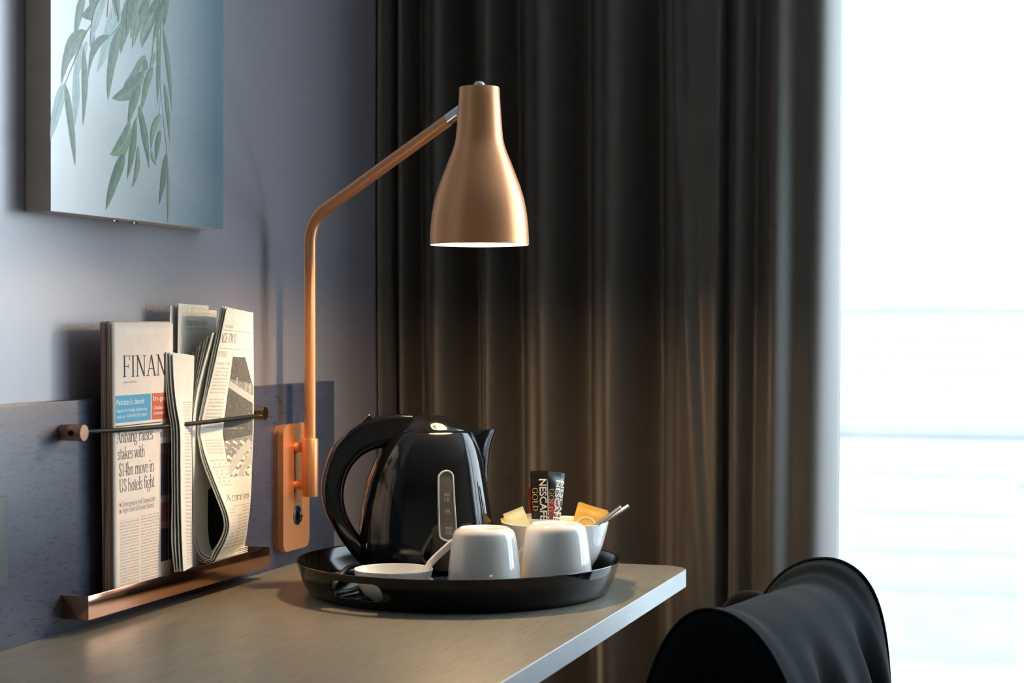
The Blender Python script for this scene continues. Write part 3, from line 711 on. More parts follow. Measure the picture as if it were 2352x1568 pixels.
ob, A, B = sheet(loop_n, loop_f, .0008, 'outer_page', NEWS, n2, nu=8, k=4)
NL = len(near)-1
def leaf_surf(u, v, off=.00047):
    """u 0..1 from free edge to far edge, v = row 0 (top) .. 1 (bottom) of the outer leaf"""
    f = min(max(v, 0), .9999)*NL*4; i = int(f); t = f-i
    a = A[i].lerp(A[i+1], t); b = B[i].lerp(B[i+1], t); p = a.lerp(b, u)
    d1 = (b-a); d2 = (A[i]-A[i+1]).lerp(B[i]-B[i+1], u); n = d1.cross(d2).normalized()
    if n.x < 0: n = -n
    return p+n*off
zs = [p[2] for p in near]
def vrow(py):
    """row parameter of the leaf from height above the floor"""
    z = 1.103-(py-748)*2.445/4200
    for i in range(NL):
        if zs[i] >= z >= zs[i+1]: return (i+(zs[i]-z)/(zs[i]-zs[i+1]))/NL
    return 0 if z > zs[0] else 1
PDK = mat('black_print', (.012, .012, .013), .8, spec=.2, var=.2)
# inner pages following the leaf and the loop
for k, (dx, dy, ztop) in enumerate(((.0026, .002, .002), (.0050, .000, .000), (.0072, .003, .003))):
    cut = len(loop_n)-3
    nn = []
    for i, (x, y, z) in enumerate(loop_n[:cut]):
        f = 1 if i < 3 else (.6 if i < 6 else 1)
        up = dx*min(1, max(0, (i-9)/3))
        xx = x-dx*f if i < 11 else x+(-dx*(13-i)/2 if i < 13 else dx)
        nn.append((xx, E0+dy-.003, z+up+(ztop if i == 0 else 0)))
    ff = [(x-dx*.5 if i < 12 else x, y, z+dx*min(1, max(0, (i-9)/3))) for i, (x, y, z) in enumerate(loop_f[:cut])]
    o6, A6, B6 = sheet(nn, ff, .0012, 'inner_page', NEWS, n2, nu=4, k=4)
# fan of page edges behind
for k, (tx, ty) in enumerate(((452, 808), (461, 796), (470, 786), (479, 780), (488, 772), (496, 764))):
    t = k/5
    top = (.0415+.0055*k, 2.196+.002*(k % 2), 1.103-(ty-748)*2.43/4200)
    nn = [top, (.0375+.0022*k, 2.196, 1.02), (.0330+.0014*k, 2.197, .967), (.0350+.0012*k, 2.198, .90), (.0335+.0010*k, 2.20, .83), (.034+.0010*k, 2.202, .775)]
    ff = [(x*.30+.030, 2.31, z+.004) for x, y, z in nn]
    o5, A5, B5 = sheet(nn, ff, .0013, 'inner_page', NEWS, n2, nu=4, k=4)
# left fold with a text strip
lf_n = [(0.0542, 1.0671), (0.0561, 1.0291), (0.0604, 0.9955), (0.0648, 0.9704), (0.0654, 0.9284), (0.0660, 0.8781), (0.0673, 0.8278), (0.0697, 0.7876)]
lf_f = [(0.0472, 1.0637), (0.0453, 1.0267), (0.0434, 0.9920), (0.0421, 0.9660), (0.0427, 0.9226), (0.0427, 0.8706), (0.0434, 0.8186), (0.0447, 0.7839)]
LA = [(x, 2.115, max(z, .762)) for x, z in lf_n]; LB = [(x, 2.19, max(z, .762)) for x, z in lf_f]
o2, A2, B2 = sheet(LA, LB, .0008, 'folded_page', NEWS, n2, nu=6, k=4)
def strip_surf(u, v, off=.00047):
    f = min(max(v, 0), .9999)*7*4; i = int(f); t = f-i
    a = A2[i].lerp(A2[i+1], t); b = B2[i].lerp(B2[i+1], t); p = a.lerp(b, u); n = (b-a).cross(A2[i]-A2[i+1]).normalized()
    if n.x < 0: n = -n
    return p+n*off
for k, (dx, dz) in enumerate(((.003, .002), (.006, .001), (.0085, .0025))):
    nn = [(max(.0485, x-dx), y-.003-.002*k, z+(dz if i == 0 else 0)) for i, (x, y, z) in enumerate(LA)]
    nn[-2] = (nn[-2][0], nn[-2][1]-.002*k, nn[-2][2])
    ff = [(max(.030, x-dx*1.6), y+.01, z) for x, y, z in LB]
    sheet(nn, ff, .0012, 'inner_page', NEWS, n2, nu=4, k=4)
# upright back pages
for nm, x0, y0, y1, zt in (('back_page', .0325, 2.168, 2.253, 1.1325), ('back_page', .0285, 2.20, 2.285, 1.1262), ('back_page', .0255, 2.158, 2.24, 1.1295)):
    nn = [(x0+.002, y0, zt), (x0, y0, 1.0), (x0-.001, y0, .9), (x0-.001, y0, .775)]; ff = [(x0+.003, y1, zt-.002), (x0-.001, y1, 1.0), (x0-.001, y1, .9), (x0-.001, y1, .775)]
    _, BA, BB = sheet(nn, ff, .001, nm, NEWS, n2, nu=6, k=3)
    if x0 == .0325: TA, TB = BA, BB
def title_surf(y, z):
    t = (y-2.168)/.085
    for i in range(len(TA)-1):
        a, b = TA[i].lerp(TB[i], t), TA[i+1].lerp(TB[i+1], t)
        if a.z >= z >= b.z: return a.lerp(b, (a.z-z)/(a.z-b.z))+Vector((.00062, 0, 0))
    return TA[0].lerp(TB[0], t)+Vector((.00062, 0, 0))
onto('page_title_print', [fit(serif('INTERNATIONAL NEW Y'), 2.186, 1.1035, .066, .0062)], title_surf, INKL, n2)
onto('rule_print', [quad(2.186, 1.0985, 2.252, 1.0991, 2, 1)], title_surf, INKL, n2)
lsf = lambda u, py: leaf_surf(u, vrow(py))
def LF(s, font, u0, py, wd, hpx):
    V, F = fit(font(s), 0, 0, wd, hpx, 1.0 if font is serif else .72)
    return [(u0+a, py-b) for a, b in V], F
def lq(u0, p0, u1, p1, n=10): return quad(u0, p0, u1, p1, 4, n)
onto('page_title_print', [LF('AGE TWO', serif, .01, 785, .45, 20)], lsf, INK, n2)
onto('small_print', [LF('YOUR WORDS', serif, .02, 818, .24, 13), LF('THE READER', sans, .06, 754, .26, 6), LF('If no strategy is credible', serif, .04, 836, .34, 7)], lsf, INKL, n2)
onto('headline_print', [LF('A caravan', serif, .14, 1150, .80, 17)], lsf, INK, n2)
onto('rule_print', [lq(.02, 759.2, .97, 758.2, 1), lq(.02, 799.2, .97, 798.2, 1), lq(.30, 1163, .98, 1162, 1)], lsf, INKL, n2)
def text_on(name, q, surf, m, parent, su, sv):
    v, f = q
    return mk(name, [surf(a, b) for a, b in v], f, m, parent, smooth=False, uv=[(a*su, b*sv) for a, b in v])
for q in (lq(.04, 842, .36, 905, 12), lq(.05, 915, .36, 982, 8), lq(.06, 1010, .38, 1045, 6), lq(.06, 1055, .40, 1120, 8), lq(.10, 1168, .34, 1262, 12), lq(.66, 1168, .97, 1258, 12), lq(.40, 1180, .62, 1258, 10)):
    text_on('text_column_print', q, lsf, TXTN, n2, .14, -.00058)
text_on('text_column_print', quad(.40, .24, .95, .97, 3, 24), strip_surf, TXTN, n2, .07, .33)
def loop_surf(u, v):
    f = (len(near)+.6)*4+v*24; i = min(int(f), len(A6)-2); t = f-i
    p = A6[i].lerp(A6[i+1], t).lerp(B6[i].lerp(B6[i+1], t), u); nrm = (B6[i]-A6[i]).cross(A6[i+1]-A6[i]).normalized()
    if nrm.x+nrm.z < 0: nrm = -nrm
    return p+nrm*.0008
onto('dark_photo_print', [quad(.26, .0, .98, .98, 4, 30)], loop_surf, PDK, n2)
def bw(name, a, b): return mat(name, a, .8, spec=.2, var=.1, vscale=420, col2=b)
PD, PLT, PMD = bw('photo_dark', (.07, .07, .068), (.16, .16, .15)), bw('photo_pale', (.62, .61, .57), (.45, .44, .41)), bw('photo_mid', (.16, .16, .15), (.36, .355, .33))
def tri_strip(pts_l, pts_r, n=8):
    V, F = [], []
    for (a, b), (c, d) in zip(pts_l, pts_r):
        for k in range(n+1): V.append((a+(c-a)*k/n, vrow(b+(d-b)*k/n)))
    for i in range(len(pts_l)-1):
        for k in range(n): F.append([i*(n+1)+k, i*(n+1)+k+1, (i+1)*(n+1)+k+1, (i+1)*(n+1)+k])
    return V, F
onto('photo_print', [lq(.42, 816, .985, 1098, 16)], lsf, PMD, n2)
s2 = lambda u, v: leaf_surf(u, v, .00055)
s3 = lambda u, v: leaf_surf(u, v, .00062)
onto('photo_shadow_print', [tri_strip([(.42, 885), (.42, 930), (.42, 985), (.42, 1015)], [(.96, 925), (.97, 950), (.975, 985), (.97, 1000)])], s2, PD, n2)
onto('photo_shadow_print', [tri_strip([(.42, 816), (.42, 868)], [(.74, 816), (.95, 880)])], s2, PD, n2)
onto('photo_roof_print', [tri_strip([(.42, 872), (.42, 888)], [(.985, 908), (.985, 926)])], s3, PLT, n2)
onto('photo_sky_print', [([(.76, vrow(816)), (.985, vrow(816)), (.985, vrow(888)), (.93, vrow(872))], [[0, 1, 2, 3]])], s3, NEWS, n2)
for a_, b_, c_, d_ in ((.58, 840, .60, 880), (.80, 858, .82, 895), (.90, 866, .92, 902)):
    onto('photo_post_print', [quad(a_, vrow(b_), c_, vrow(d_), 1, 3)], s3, PLT, n2)
onto('photo_road_print', [tri_strip([(.42, 1075), (.42, 1098)], [(.92, 1010), (.985, 1030)])], s2, PLT, n2)
onto('photo_road_print', [tri_strip([(.60, 1098), (.75, 1098)], [(.97, 1035), (.985, 1065)])], s2, PLT, n2)

# ------------------------------------------------------------------ wall lamp
lp = thing('wall_lamp', 'copper wall lamp with bell shade on a bent arm', 'lamp', (.02, 2.5385, .765))
LY, LX = 2.5385, .0605
def plate(w_, h_, r, x0, x1, cy, cz): return extrude([(x0, cy+a, cz+b) for a, b in rrect(w_, h_, r, 8)], (x1-x0, 0, 0))
mk('back_plate', *plate(.0935, .187, .013, .0202, .0265, 2.5435, .8605), COPPER, lp)
mk('wall_plate', *plate(.096, .190, .014, .0275, .0365, 2.5430, .8602), COPPER, lp)
mk('plate_gap', *plate(.089, .184, .012, .0263, .0277, 2.5430, .8602), BLACKS, lp)
for z in (.9195, .8625):
    mk('standoff', *lathe([(0, 0), (.0072, 0), (.0080, .003), (.0078, .009), (.005, .014), (.004, .022), (0, .022)], (.0364, LY, z), 24, 'x'), COPPER, lp)
mk('socket', *lathe([(0, .8462), (.0121, .8462), (.0124, .8468), (.0124, .9325), (.0120, .9333), (0, .9333)], (LX, LY, 0), 40), COPPER, lp)
HX, HY_ = .369, 2.42
dh = Vector((HX-LX, HY_-LY, 0)); hl = dh.length; dh.normalize()
zb, zt = 1.262, 1.411
arm = [Vector((LX, LY, .93)), Vector((LX, LY, 1.05)), Vector((LX, LY, 1.17)), Vector((LX, LY, 1.225))]
c0 = Vector((LX, LY, 1.262)); d1 = (Vector((HX, HY_, 1.4215))-c0); d1.normalize()
for k in range(1, 10):
    t = k/9; p0 = Vector((LX, LY, 1.225)); p2 = c0+d1*.037; arm.append(p0*(1-t)**2+c0*2*t*(1-t)+p2*t*t)
ex = c0+d1*((hl-.054)/math.hypot(d1.x, d1.y)); arm += [c0+d1*.12, c0+d1*.2, ex]
mk('arm', *tube(arm, .0089, 20), COPPER, lp)
jt = mk('joint', *tube([ex-d1*.001, ex+d1*.03], .0093, 20), CHROME, lp)
perp = d1.cross(Vector((0, 0, 1))).normalized()
sc_c = ex+d1*.024-Vector((0, 0, .004))
mk('screw', *tube([sc_c-perp*-.006, sc_c+perp*.0115], .0035, 12), CHROME, jt)
S = .0006075
zz = lambda y: 1.103-(y-748)*S
SP = [(46.5, 203), (47.5, 225), (49.5, 255), (51.5, 285), (54.5, 318), (58, 333), (63.5, 350), (73, 373), (83, 399), (94, 428), (103, 458), (109, 490), (112.5, 525), (114, 552), (114.3, 562)]
prof = [(0, zz(199.5)), (30*S, zz(199.7)), (43*S, zz(200)), (45.8*S, zz(201))]+[(r*S, zz(y)) for r, y in SP]
prof2 = [(r-.0016, z) for r, z in prof[::-1][:-4]]
sd = mk('lamp_shade', *lathe(prof+prof2[:2], (HX, HY_, 0), 72), COPPER, lp, sharp=60) if False else None
def openlathe(prof, c, n=72):
    rings = [[Vector((c[0]+max(r, 1e-4)*math.cos(2*PI*j/n), c[1]+max(r, 1e-4)*math.sin(2*PI*j/n), c[2]+z)) for j in range(n)] for r, z in prof]
    return loft(rings, False, False)
sd = mk('lamp_shade', *openlathe(prof+[(prof[-1][0]-.0006, prof[-1][1]-.0004), (prof[-1][0]-.0014, prof[-1][1])], (HX, HY_, 0)), COPPER, lp, sharp=50)
ip = [(r-.0014, z) for r, z in prof[4:]][::-1]+[(.0, prof[4][1]-.002)]
mk('shade_lining', *openlathe(ip, (HX, HY_, 0)), SHADEIN, sd)
mk('finial', *lathe([(0, 0), (.0078, 0), (.0078, .004), (.006, .0072), (.003, .0085), (0, .0088)], (HX, HY_, zz(199.6)), 24), CHROME, lp)
BULB = mat('lamp_bulb', (1.0, .67, .35), .4, emit=640.0, var=0.0)
mk('bulb', *lathe([(0, -.0235), (.008, -.0215), (.015, -.0165), (.0195, -.009), (.021, 0), (.0185, .010), (.0135, .022), (.0125, .034), (0, .034)], (HX, HY_, 1.2435), 32), BULB, lp)
mk('bulb_holder', *lathe([(0, 0), (.016, 0), (.016, .05), (.012, .06), (0, .06)], (HX, HY_, 1.278), 24), SHADEIN, lp)
sw = mk('switch_bezel', *lathe([(0, 0), (.0145, 0), (.0145, .001), (.012, .0022), (.0105, .0022), (0, .0018)], (.0364, 2.5455, .8165), 36, 'x'), BLACKS, lp)
rk = [(.0378, -.0055, .0095), (.0435, -.0055, -.001), (.0405, -.0055, -.0105), (.0378, -.0055, -.0105)]
o = mk('switch_rocker', *extrude([(x, 2.5455+y, .8165+z) for x, y, z in rk], (0, .011, 0)), BLACKS, sw, smooth=False)
mk('switch_mark', *tube([Vector((.0424, 2.5455+.0016*math.cos(a), .8197+.0022*math.sin(a))) for a in [2*PI*k/16 for k in range(16)]], .0003, 6, closed=True), WHITEP, sw)
mk('switch_mark', *tube([(.0428, 2.5455, .8145), (.0418, 2.5455, .8105)], .0004, 6), WHITEP, sw)
# ------------------------------------------------------------------ tray
TX, TY, TZ = .3566, 2.3665, .74
TI = TZ+.0036           # inner floor of the tray
RV = Vector((math.cos(math.radians(17.4)), math.sin(math.radians(17.4)), 0)); TV = Vector((-RV.y, RV.x, 0))
tp = [(0, 0.0), (.190, 0.0), (.1985, .0006), (.2050, .004), (.2105, .014), (.2160, .029), (.2207, .0432), (.2212, .0447), (.2205, .0455), (.2192, .0452),
      (.2182, .0440), (.2132, .029), (.2075, .0145), (.2020, .0065), (.1960, .0038), (.188, .0036), (0, .0036)]
TRAYM = mat('black_tray_plastic', (.004, .004, .005), .11, spec=.38, var=.2, vscale=20)
tr = thing('serving_tray', 'round glossy black tray with handle cut-outs on the desk', 'tray', (TX, TY, TZ))
tb = mk('tray_body', *lathe(tp, (TX, TY, TZ+.0003), 128), TRAYM, tr, sharp=50)
hole_dir = (-.600*RV-.800*TV).normalized(); tang = Vector((-hole_dir.y, hole_dir.x, 0))
for s_ in (1, -1):
    out = [Vector((TX, TY, TZ+.0245))+hole_dir*s_*.16+tang*a+Vector((0, 0, b)) for a, b in rrect(.088, .023, .0112, 8)]
    cu = mk('cutter', *extrude(out, hole_dir*s_*.12), TRAYM, None, smooth=False)
    bpy.context.view_layer.update()
    md = tb.modifiers.new('cut', 'BOOLEAN'); md.object = cu; md.operation = 'DIFFERENCE'; md.solver = 'EXACT'
    bpy.context.view_layer.update()
    me = bpy.data.meshes.new_from_object(tb.evaluated_get(bpy.context.evaluated_depsgraph_get()))
    tb.modifiers.clear(); tb.data = me; bpy.data.objects.remove(cu)
tb.data.name = 'tray_body'
try:
    tb.data.shade_smooth(); tb.data.set_sharp_from_angle(angle=math.radians(50))
except Exception: pass

# ------------------------------------------------------------------ kettle
KX, KY = .3003, 2.4296
ka = math.radians(17.4+12); KU = Vector((math.cos(ka), math.sin(ka), 0)); KW = Vector((-KU.y, KU.x, 0))
KS = .0006143
kt = thing('electric_kettle', 'glossy black electric kettle with grey water gauge on the tray', 'kettle', (KX, KY, TI+.0003))
def kp(u, w_, z): return Vector((KX, KY, 0))+KU*u+KW*w_+Vector((0, 0, z))
kz = lambda y: 1.103-(y-748)*KS
ku = lambda px: (px-1000)*KS*1.02
KB = [(986, 916, 1079), (992, 905, 1085), (1010, 890, 1092), (1030, 877, 1099), (1060, 861, 1106), (1100, 846, 1113), (1150, 835, 1121), (1200, 829, 1128), (1250, 828, 1132), (1285, 829, 1134), (1296, 831, 1133)]
LT = [(kz(y), ku(a)) for y, a, b in KB][::-1]; RT = [(kz(y), ku(b)) for y, a, b in KB][::-1]
def bodypt(z, th, off=0.0):
    a, b = interp(LT, z), interp(RT, z); cu_, hw = (a+b)/2, (b-a)/2; hd = hw*.90
    c, s_ = math.cos(th), math.sin(th); e = 2/2.3
    return kp(cu_+(hw+off)*math.copysign(abs(c)**e, c), (hd+off)*math.copysign(abs(s_)**e, s_), z)
rings = [[bodypt(z, 2*PI*j/72) for j in range(72)] for z, _ in LT]
body = mk('kettle_body', *loft(rings), BLACKG, kt, sharp=60)
# power base
def basering(k, z): return [kp(ku(981)+.094*k*math.cos(2*PI*j/64), .088*k*math.sin(2*PI*j/64), z) for j in range(64)]
mk('power_base', *loft([basering(.96, TI+.0005), basering(1.02, TI+.003), basering(1.03, TI+.013), basering(.99, TI+.0175), basering(.90, TI+.018)]), BLACKG, kt, sharp=40)
# lid
lc, lh = (ku(908)+ku(1081))/2, (ku(1081)-ku(908))/2
rings = []
for k in range(15):
    rho = 1-k/14
    ring = []
    for j in range(64):
        a = 2*PI*j/64; u = lc+lh*rho*math.cos(a); ww = lh*.88*rho*math.sin(a)
        asym = .038*KS*1000*(1-rho**2.6)*(1.0-.12*rho*math.cos(a))
        ring.append(kp(u, ww, kz(988.5)+asym*.96))
    rings.append(ring)
lid0 = [kp(lc+lh*1.0*math.cos(2*PI*j/64), lh*.88*math.sin(2*PI*j/64), kz(990.5)) for j in range(64)]
mk('lid', *loft([lid0]+rings), BLACKG, kt, sharp=60)
# handle
HO = [(945, 950), (912, 949), (880, 952), (836, 964), (797, 990), (766, 1029), (749, 1078), (743, 1122), (752, 1170), (775, 1216), (804, 1258), (838, 1300)]
HI = [(935, 1010), (912, 1020), (893, 1023), (857, 1031), (828, 1047), (806, 1074), (794, 1108), (792, 1140), (799, 1174), (813, 1203), (834, 1234), (862, 1272)]
HO = smoothpath([(ku(a), kz(b), 0) for a, b in HO], 5); HI = smoothpath([(ku(a), kz(b), 0) for a, b in HI], 5)
rings = []
for i, (o_, n_) in enumerate(zip(HO, HI)):
    mid = (o_+n_)/2; dv = (o_-n_)/2; hd = .0165 if i < 25 else .0165-.004*(i-25)/(len(HO)-25)
    sec = superell(1, 1, 4.6, 36)
    rings.append([kp(mid.x+dv.x*a, hd*b, mid.y+dv.y*a) for a, b in sec])
hd_ = mk('handle', *loft(rings), BLACKG, kt, sharp=50)
tb_ = [(803, 985), (822, 975), (838, 960), (848, 949), (853, 951), (858, 961), (840, 972), (815, 986)]
rings = []
for w_ in (-.0115, -.0105, .0105, .0115):
    k = .9 if abs(w_) > .011 else 1; cx = sum(p[0] for p in tb_)/8; cy = sum(p[1] for p in tb_)/8
    rings.append([kp(ku(cx+(a-cx)*k), w_, kz(cy+(b-cy)*k)) for a, b in tb_])
mk('thumb_switch', *loft(rings), BLACKG, hd_, sharp=30)
# spout
SPT = [(987, 1141, .027), (990, 1139.5, .0265), (1000, 1135, .025), (1015, 1129.5, .0225), (1040, 1124, .019), (1070, 1121, .015), (1100, 1119, .011), (1130, 1118, .005)]
rings = []
for y, tip, hw in SPT:
    z = kz(y); root = interp(RT, z)-.012; tu = ku(tip); ring = []
    for k in range(17):
        t = -1+2*k/16; ring.append(kp(tu-(tu-root)*abs(t)**1.35, hw*math.copysign(abs(t)**.8, t), z))
    rings.append(ring)
mk('spout', *loft(rings), BLACKG, kt, sharp=50)
# gauge
GZ0, GZ1 = kz(1226), kz(1072); th0 = math.radians(-90+8)
GR = interp(RT, (GZ0+GZ1)/2)*.80
def gmap(s_, z, off): return bodypt(z, th0+s_/.082, off)
def stad(r, z0, z1, k=12):
    out = [(r*math.cos(a), z1-r+r*math.sin(a)) for a in [PI*i/k for i in range(k+1)]]
    out += [(r*math.cos(a), z0+r+r*math.sin(a)) for a in [PI+PI*i/k for i in range(k+1)]]
    return out
GAUGE = mat('smoked_gauge_window', (.12, .115, .11), .25, spec=.5, var=.1)
GAUGEF = mat('clear_gauge_rim', (.62, .58, .52), .25, spec=.6, var=.05)
def gauge_mesh(r, off):
    V, F = [], []; n = 30
    for i in range(n+1):
        z = GZ0+.0015+(GZ1-GZ0-.003)*i/n; dz = min(z-GZ0, GZ1-z); hw = r if dz >= r else math.sqrt(max(0, r*r-(r-dz)**2))
        for j in range(7): V.append(gmap(-hw+2*hw*j/6, z, off))
    for i in range(n):
        for j in range(6): F.append([i*7+j, i*7+j+1, (i+1)*7+j+1, (i+1)*7+j])
    return V, F
gw = mk('gauge_window', *gauge_mesh(.0092, .0012), GAUGE, kt, sharp=60)
rim = []
so = stad(.0090, GZ0, GZ1)
fine = []
for i in range(len(so)):
    a, b = so[i], so[(i+1) % len(so)]; m_ = max(1, int(math.hypot(a[0]-b[0], a[1]-b[1])/.006))
    for q in range(m_): fine.append((a[0]+(b[0]-a[0])*q/m_, a[1]+(b[1]-a[1])*q/m_))
mk('gauge_rim', *tube([gmap(a, b, .0012) for a, b in fine], .0014, 8, closed=True), GAUGEF, gw)
GT = []
for s_, y, hgt in (('MAX', 1127, .0042), ('1.0L', 1138.5, .0042), ('0.8L', 1163, .0042), ('MIN', 1201, .0042), ('0.5L', 1211.5, .0042)):
    GT.append(fit(sans(s_), -.0030, kz(y), .0066, hgt, .72))
for y in (1129.5, 1166, 1203.5): GT.append(quad(-.0030, kz(y+.7), .0036, kz(y), 2, 1))
GTX = mat('gauge_lettering', (.62, .60, .57), .6, var=.02)
onto('gauge_marking', GT, lambda u, v: gmap(u, v, .0017), GTX, gw)
# cord wound in the tray
kc = Vector((KX, KY, 0)); K = lambda px, d, z: Vector((1.175, 0, 0))+TV*d+RV*((px-1176)/4200*d)+Vector((0, 0, z))
cpth = smoothpath([K(868, 2.56, TI+.014), K(830, 2.51, TI+.028), K(800, 2.46, TI+.034), K(770, 2.42, TI+.020), K(757, 2.415, TI+.005), K(742, 2.44, TI+.006), K(738, 2.475, TI+.008), K(752, 2.51, TI+.013), K(785, 2.53, TI+.017), K(830, 2.53, TI+.014), K(842, 2.50, TI+.008), K(815, 2.46, TI+.005), K(775, 2.425, TI+.005), K(762, 2.405, TI+.0055)], 8)
mk('power_cord', *tube(cpth, .0037, 10), BLACKS, kt)

# ------------------------------------------------------------------ china
ZT = TI+.0006
def mug_profile():
    o_ = [(.0492, .0008), (.0496, .002), (.0494, .006), (.0485, .022), (.0470, .042), (.0445, .064), (.0420, .080), (.0405, .0865), (.0380, .0905), (.0350, .0925), (.0335, .0935), (.0322, .0945), (.0308, .0940), (.0300, .0925), (.028, .0918), (0, .0915)]
    i_ = [(0, .0870), (.030, .0868), (.0365, .083), (.0400, .070), (.0430, .050), (.0455, .022), (.0470, .004), (.0478, .0008)]
    return i_+o_
def mug(label, px, d, hang):
    c = K(px, d, ZT); t = thing('coffee_cup', label, 'cup', c, 'upturned white cups on the tray')
    mk('cup_body', *openlathe(mug_profile(), c, 80), CERAM, t, sharp=60)
    h = (RV*math.cos(hang)+TV*math.sin(hang))
    P = smoothpath([c+h*.0385+Vector((0, 0, .0765)), c+h*.0440+Vector((0, 0, .0725)), c+h*.0500+Vector((0, 0, .0670)), c+h*.0620+Vector((0, 0, .0560)), c+h*.0720+Vector((0, 0, .0450)), c+h*.0760+Vector((0, 0, .0330)), c+h*.0700+Vector((0, 0, .0220)), c+h*.0580+Vector((0, 0, .0170)), c+h*.0455+Vector((0, 0, .0160))], 5)
    side = Vector((-h.y, h.x, 0))
    mk('cup_handle', *tube(P, 1.0, sect=[(a, b) for a, b in superell(.0048, .0075, 2.6, 20)], up=None), CERAM, t, sharp=60)
    return t
mug('upturned white cup with its handle beside the kettle, nearest the tray middle', 1112, 2.40, math.radians(178))
mug('upturned white cup in front of the sachet bowl', 1277, 2.452, math.radians(128))
c = K(903.5, 2.385, ZT)
bp_ = [(0, .0), (.024, .0), (.026, .0012), (.030, .0030), (.038, .0095), (.0455, .020), (.0498, .032), (.0516, .0405), (.0519, .0418), (.0514, .0426), (.0504, .0424), (.0498, .0405), (.0478, .032), (.0432, .0205), (.036, .0115), (.027, .0062), (0, .0055)]
b3 = mk('shallow_bowl', *openlathe(bp_, c, 80), CERAM, sharp=60)
tag(b3, 'shallow open white bowl at front left of the tray', 'bowl')
c = K(1274, 2.569, ZT); SB = c.copy()
bp_ = [(0, .0), (.034, .0), (.0365, .001), (.037, .004), (.041, .0065), (.050, .0165), (.060, .033), (.0685, .054), (.0735, .073), (.0756, .0828), (.0754, .0842), (.0742, .0846), (.0733, .0838), (.0712, .073), (.0660, .054), (.0575, .0345), (.0475, .0195), (.036, .0115), (0, .010)]
sb = mk('sachet_bowl', *openlathe(bp_, c, 96), CERAM, sharp=60)
tag(sb, 'deep white bowl holding coffee sticks, sachets and spoons', 'bowl')

# sachets: a stick or a square packet, lens-shaped with crimped seams
def packet(name, label, cat, base, up, right, wd, hgt, thick, mats, seam=.007, group=None, prints=()):
    up = Vector(up).normalized(); right = (Vector(right)-up*Vector(right).dot(up)).normalized(); nrm = right.cross(up).normalized(); base = Vector(base)
    def P(u, v, s_):
        e = min(1, max(0, (v*hgt-seam)/.010))*min(1, max(0, (hgt-seam-v*hgt)/.010)); e = e*e*(3-2*e)
        bul = thick/2*max(0.0, 1-(2*u-1)**2)**.7*e+.00025
        if v*hgt > hgt-seam: bul += .00018*math.sin(v*hgt*4200)
        return base+right*(u-.5)*wd+up*v*hgt+nrm*s_*bul
    nu, nv = 10, 36; V, F = [], []
    for s_ in (1, -1):
        for i in range(nu+1):
            for j in range(nv+1): V.append(P(i/nu, j/nv, s_))
    o_ = (nu+1)*(nv+1); W = nv+1
    for i in range(nu):
        for j in range(nv):
            q = [i*W+j, i*W+j+1, (i+1)*W+j+1, (i+1)*W+j]; F.append(q); F.append([a+o_ for a in q][::-1])
    for j in range(nv):
        for i in (0, nu): F.append([i*W+j, i*W+j+1, i*W+j+1+o_, i*W+j+o_])
    for i in range(nu):
        for j in (0, nv): F.append([i*W+j, (i+1)*W+j, (i+1)*W+j+o_, i*W+j+o_])
    t = thing(name, label, cat, base, group)
    mk('packet', V, F, mats[0], t, sharp=60)
    fs_ = lambda u, v: P(u/wd+.5, v/hgt, 1)+nrm*.00035
    fs3_ = lambda u, v: P(u/wd+.5, v/hgt, 1)+nrm*.0006
    for nm, vf, m, lay in prints: onto(nm, vf, fs3_ if lay else fs_, m, t)
    return t
FOIL = mat('black_foil', (.014, .010, .010), .24, spec=.6, var=.3, vscale=80)
FOILR = mat('red_brown_print', (.25, .020, .016), .3, spec=.55, var=.25, vscale=60)
CREAM = mat('cream_lettering', (.80, .74, .60), .4, var=.02)
GOLD = mat('gold_lettering', (.72, .44, .07), .4, var=.04)
YEL = mat('yellow_sachet_paper', (.92, .68, .08), .5, var=.04, vscale=40, col2=(.95, .80, .25))
ORA = mat('orange_sachet_paper', (.92, .50, .07), .5, var=.06, vscale=30, col2=(.97, .78, .26))
PALEY = mat('pale_yellow_paper', (.95, .90, .55), .5, var=.04, vscale=40)
WHP = mat('white_sachet_paper', (.80, .77, .72), .55, var=.03)
def rot(vf):   # text running down the stick
    return [(b, -a) for a, b in vf[0]], vf[1]
def stick_prints(wd, hgt, rf=.46):
    n = fit(sans('NESCAF\u00c9', .022), 0, 0, .0570, .0098, .72)
    n = rot(n); n = [(a+.0002, b+hgt-.0115) for a, b in n[0]], n[1]
    bar = quad(wd*.435, hgt-.0115, wd*.465, hgt-.062, 1, 6)
    g = rot(fit(serif('GOLD'), 0, 0, 0.032, .0075)); g = [(a-.0100, b+hgt-.0235) for a, b in g[0]], g[1]
    redp = quad(-wd*.48, .004, wd*.48, hgt*rf, 6, 8)
    out = [('red_print', [redp], FOILR, 0), ('brand_lettering', [n, bar], CREAM, 1)]
    out.append(('gold_lettering', [g], GOLD, 1))
    return out
Cd = -TV
s0 = lambda px, d, z: K(px, d, z)
packet('coffee_stick', 'black coffee stick with cream and gold lettering, frontmost of the sticks', 'coffee stick', s0(1245, 2.553, ZT+.0125), Vector((0, 0, 1))-.03*RV+.08*TV, RV, .0245, .1435, .006, [FOIL], group='coffee sticks', prints=stick_prints(.0245, .1435))
packet('coffee_stick', 'coffee stick with red lower half, middle of the three sticks', 'coffee stick', s0(1255, 2.568, ZT+.0125), Vector((0, 0, 1))+.09*RV+.03*TV, RV*.74+TV*.67, .0245, .1415, .006, [FOIL], group='coffee sticks', prints=stick_prints(.0245, .1415, .74))
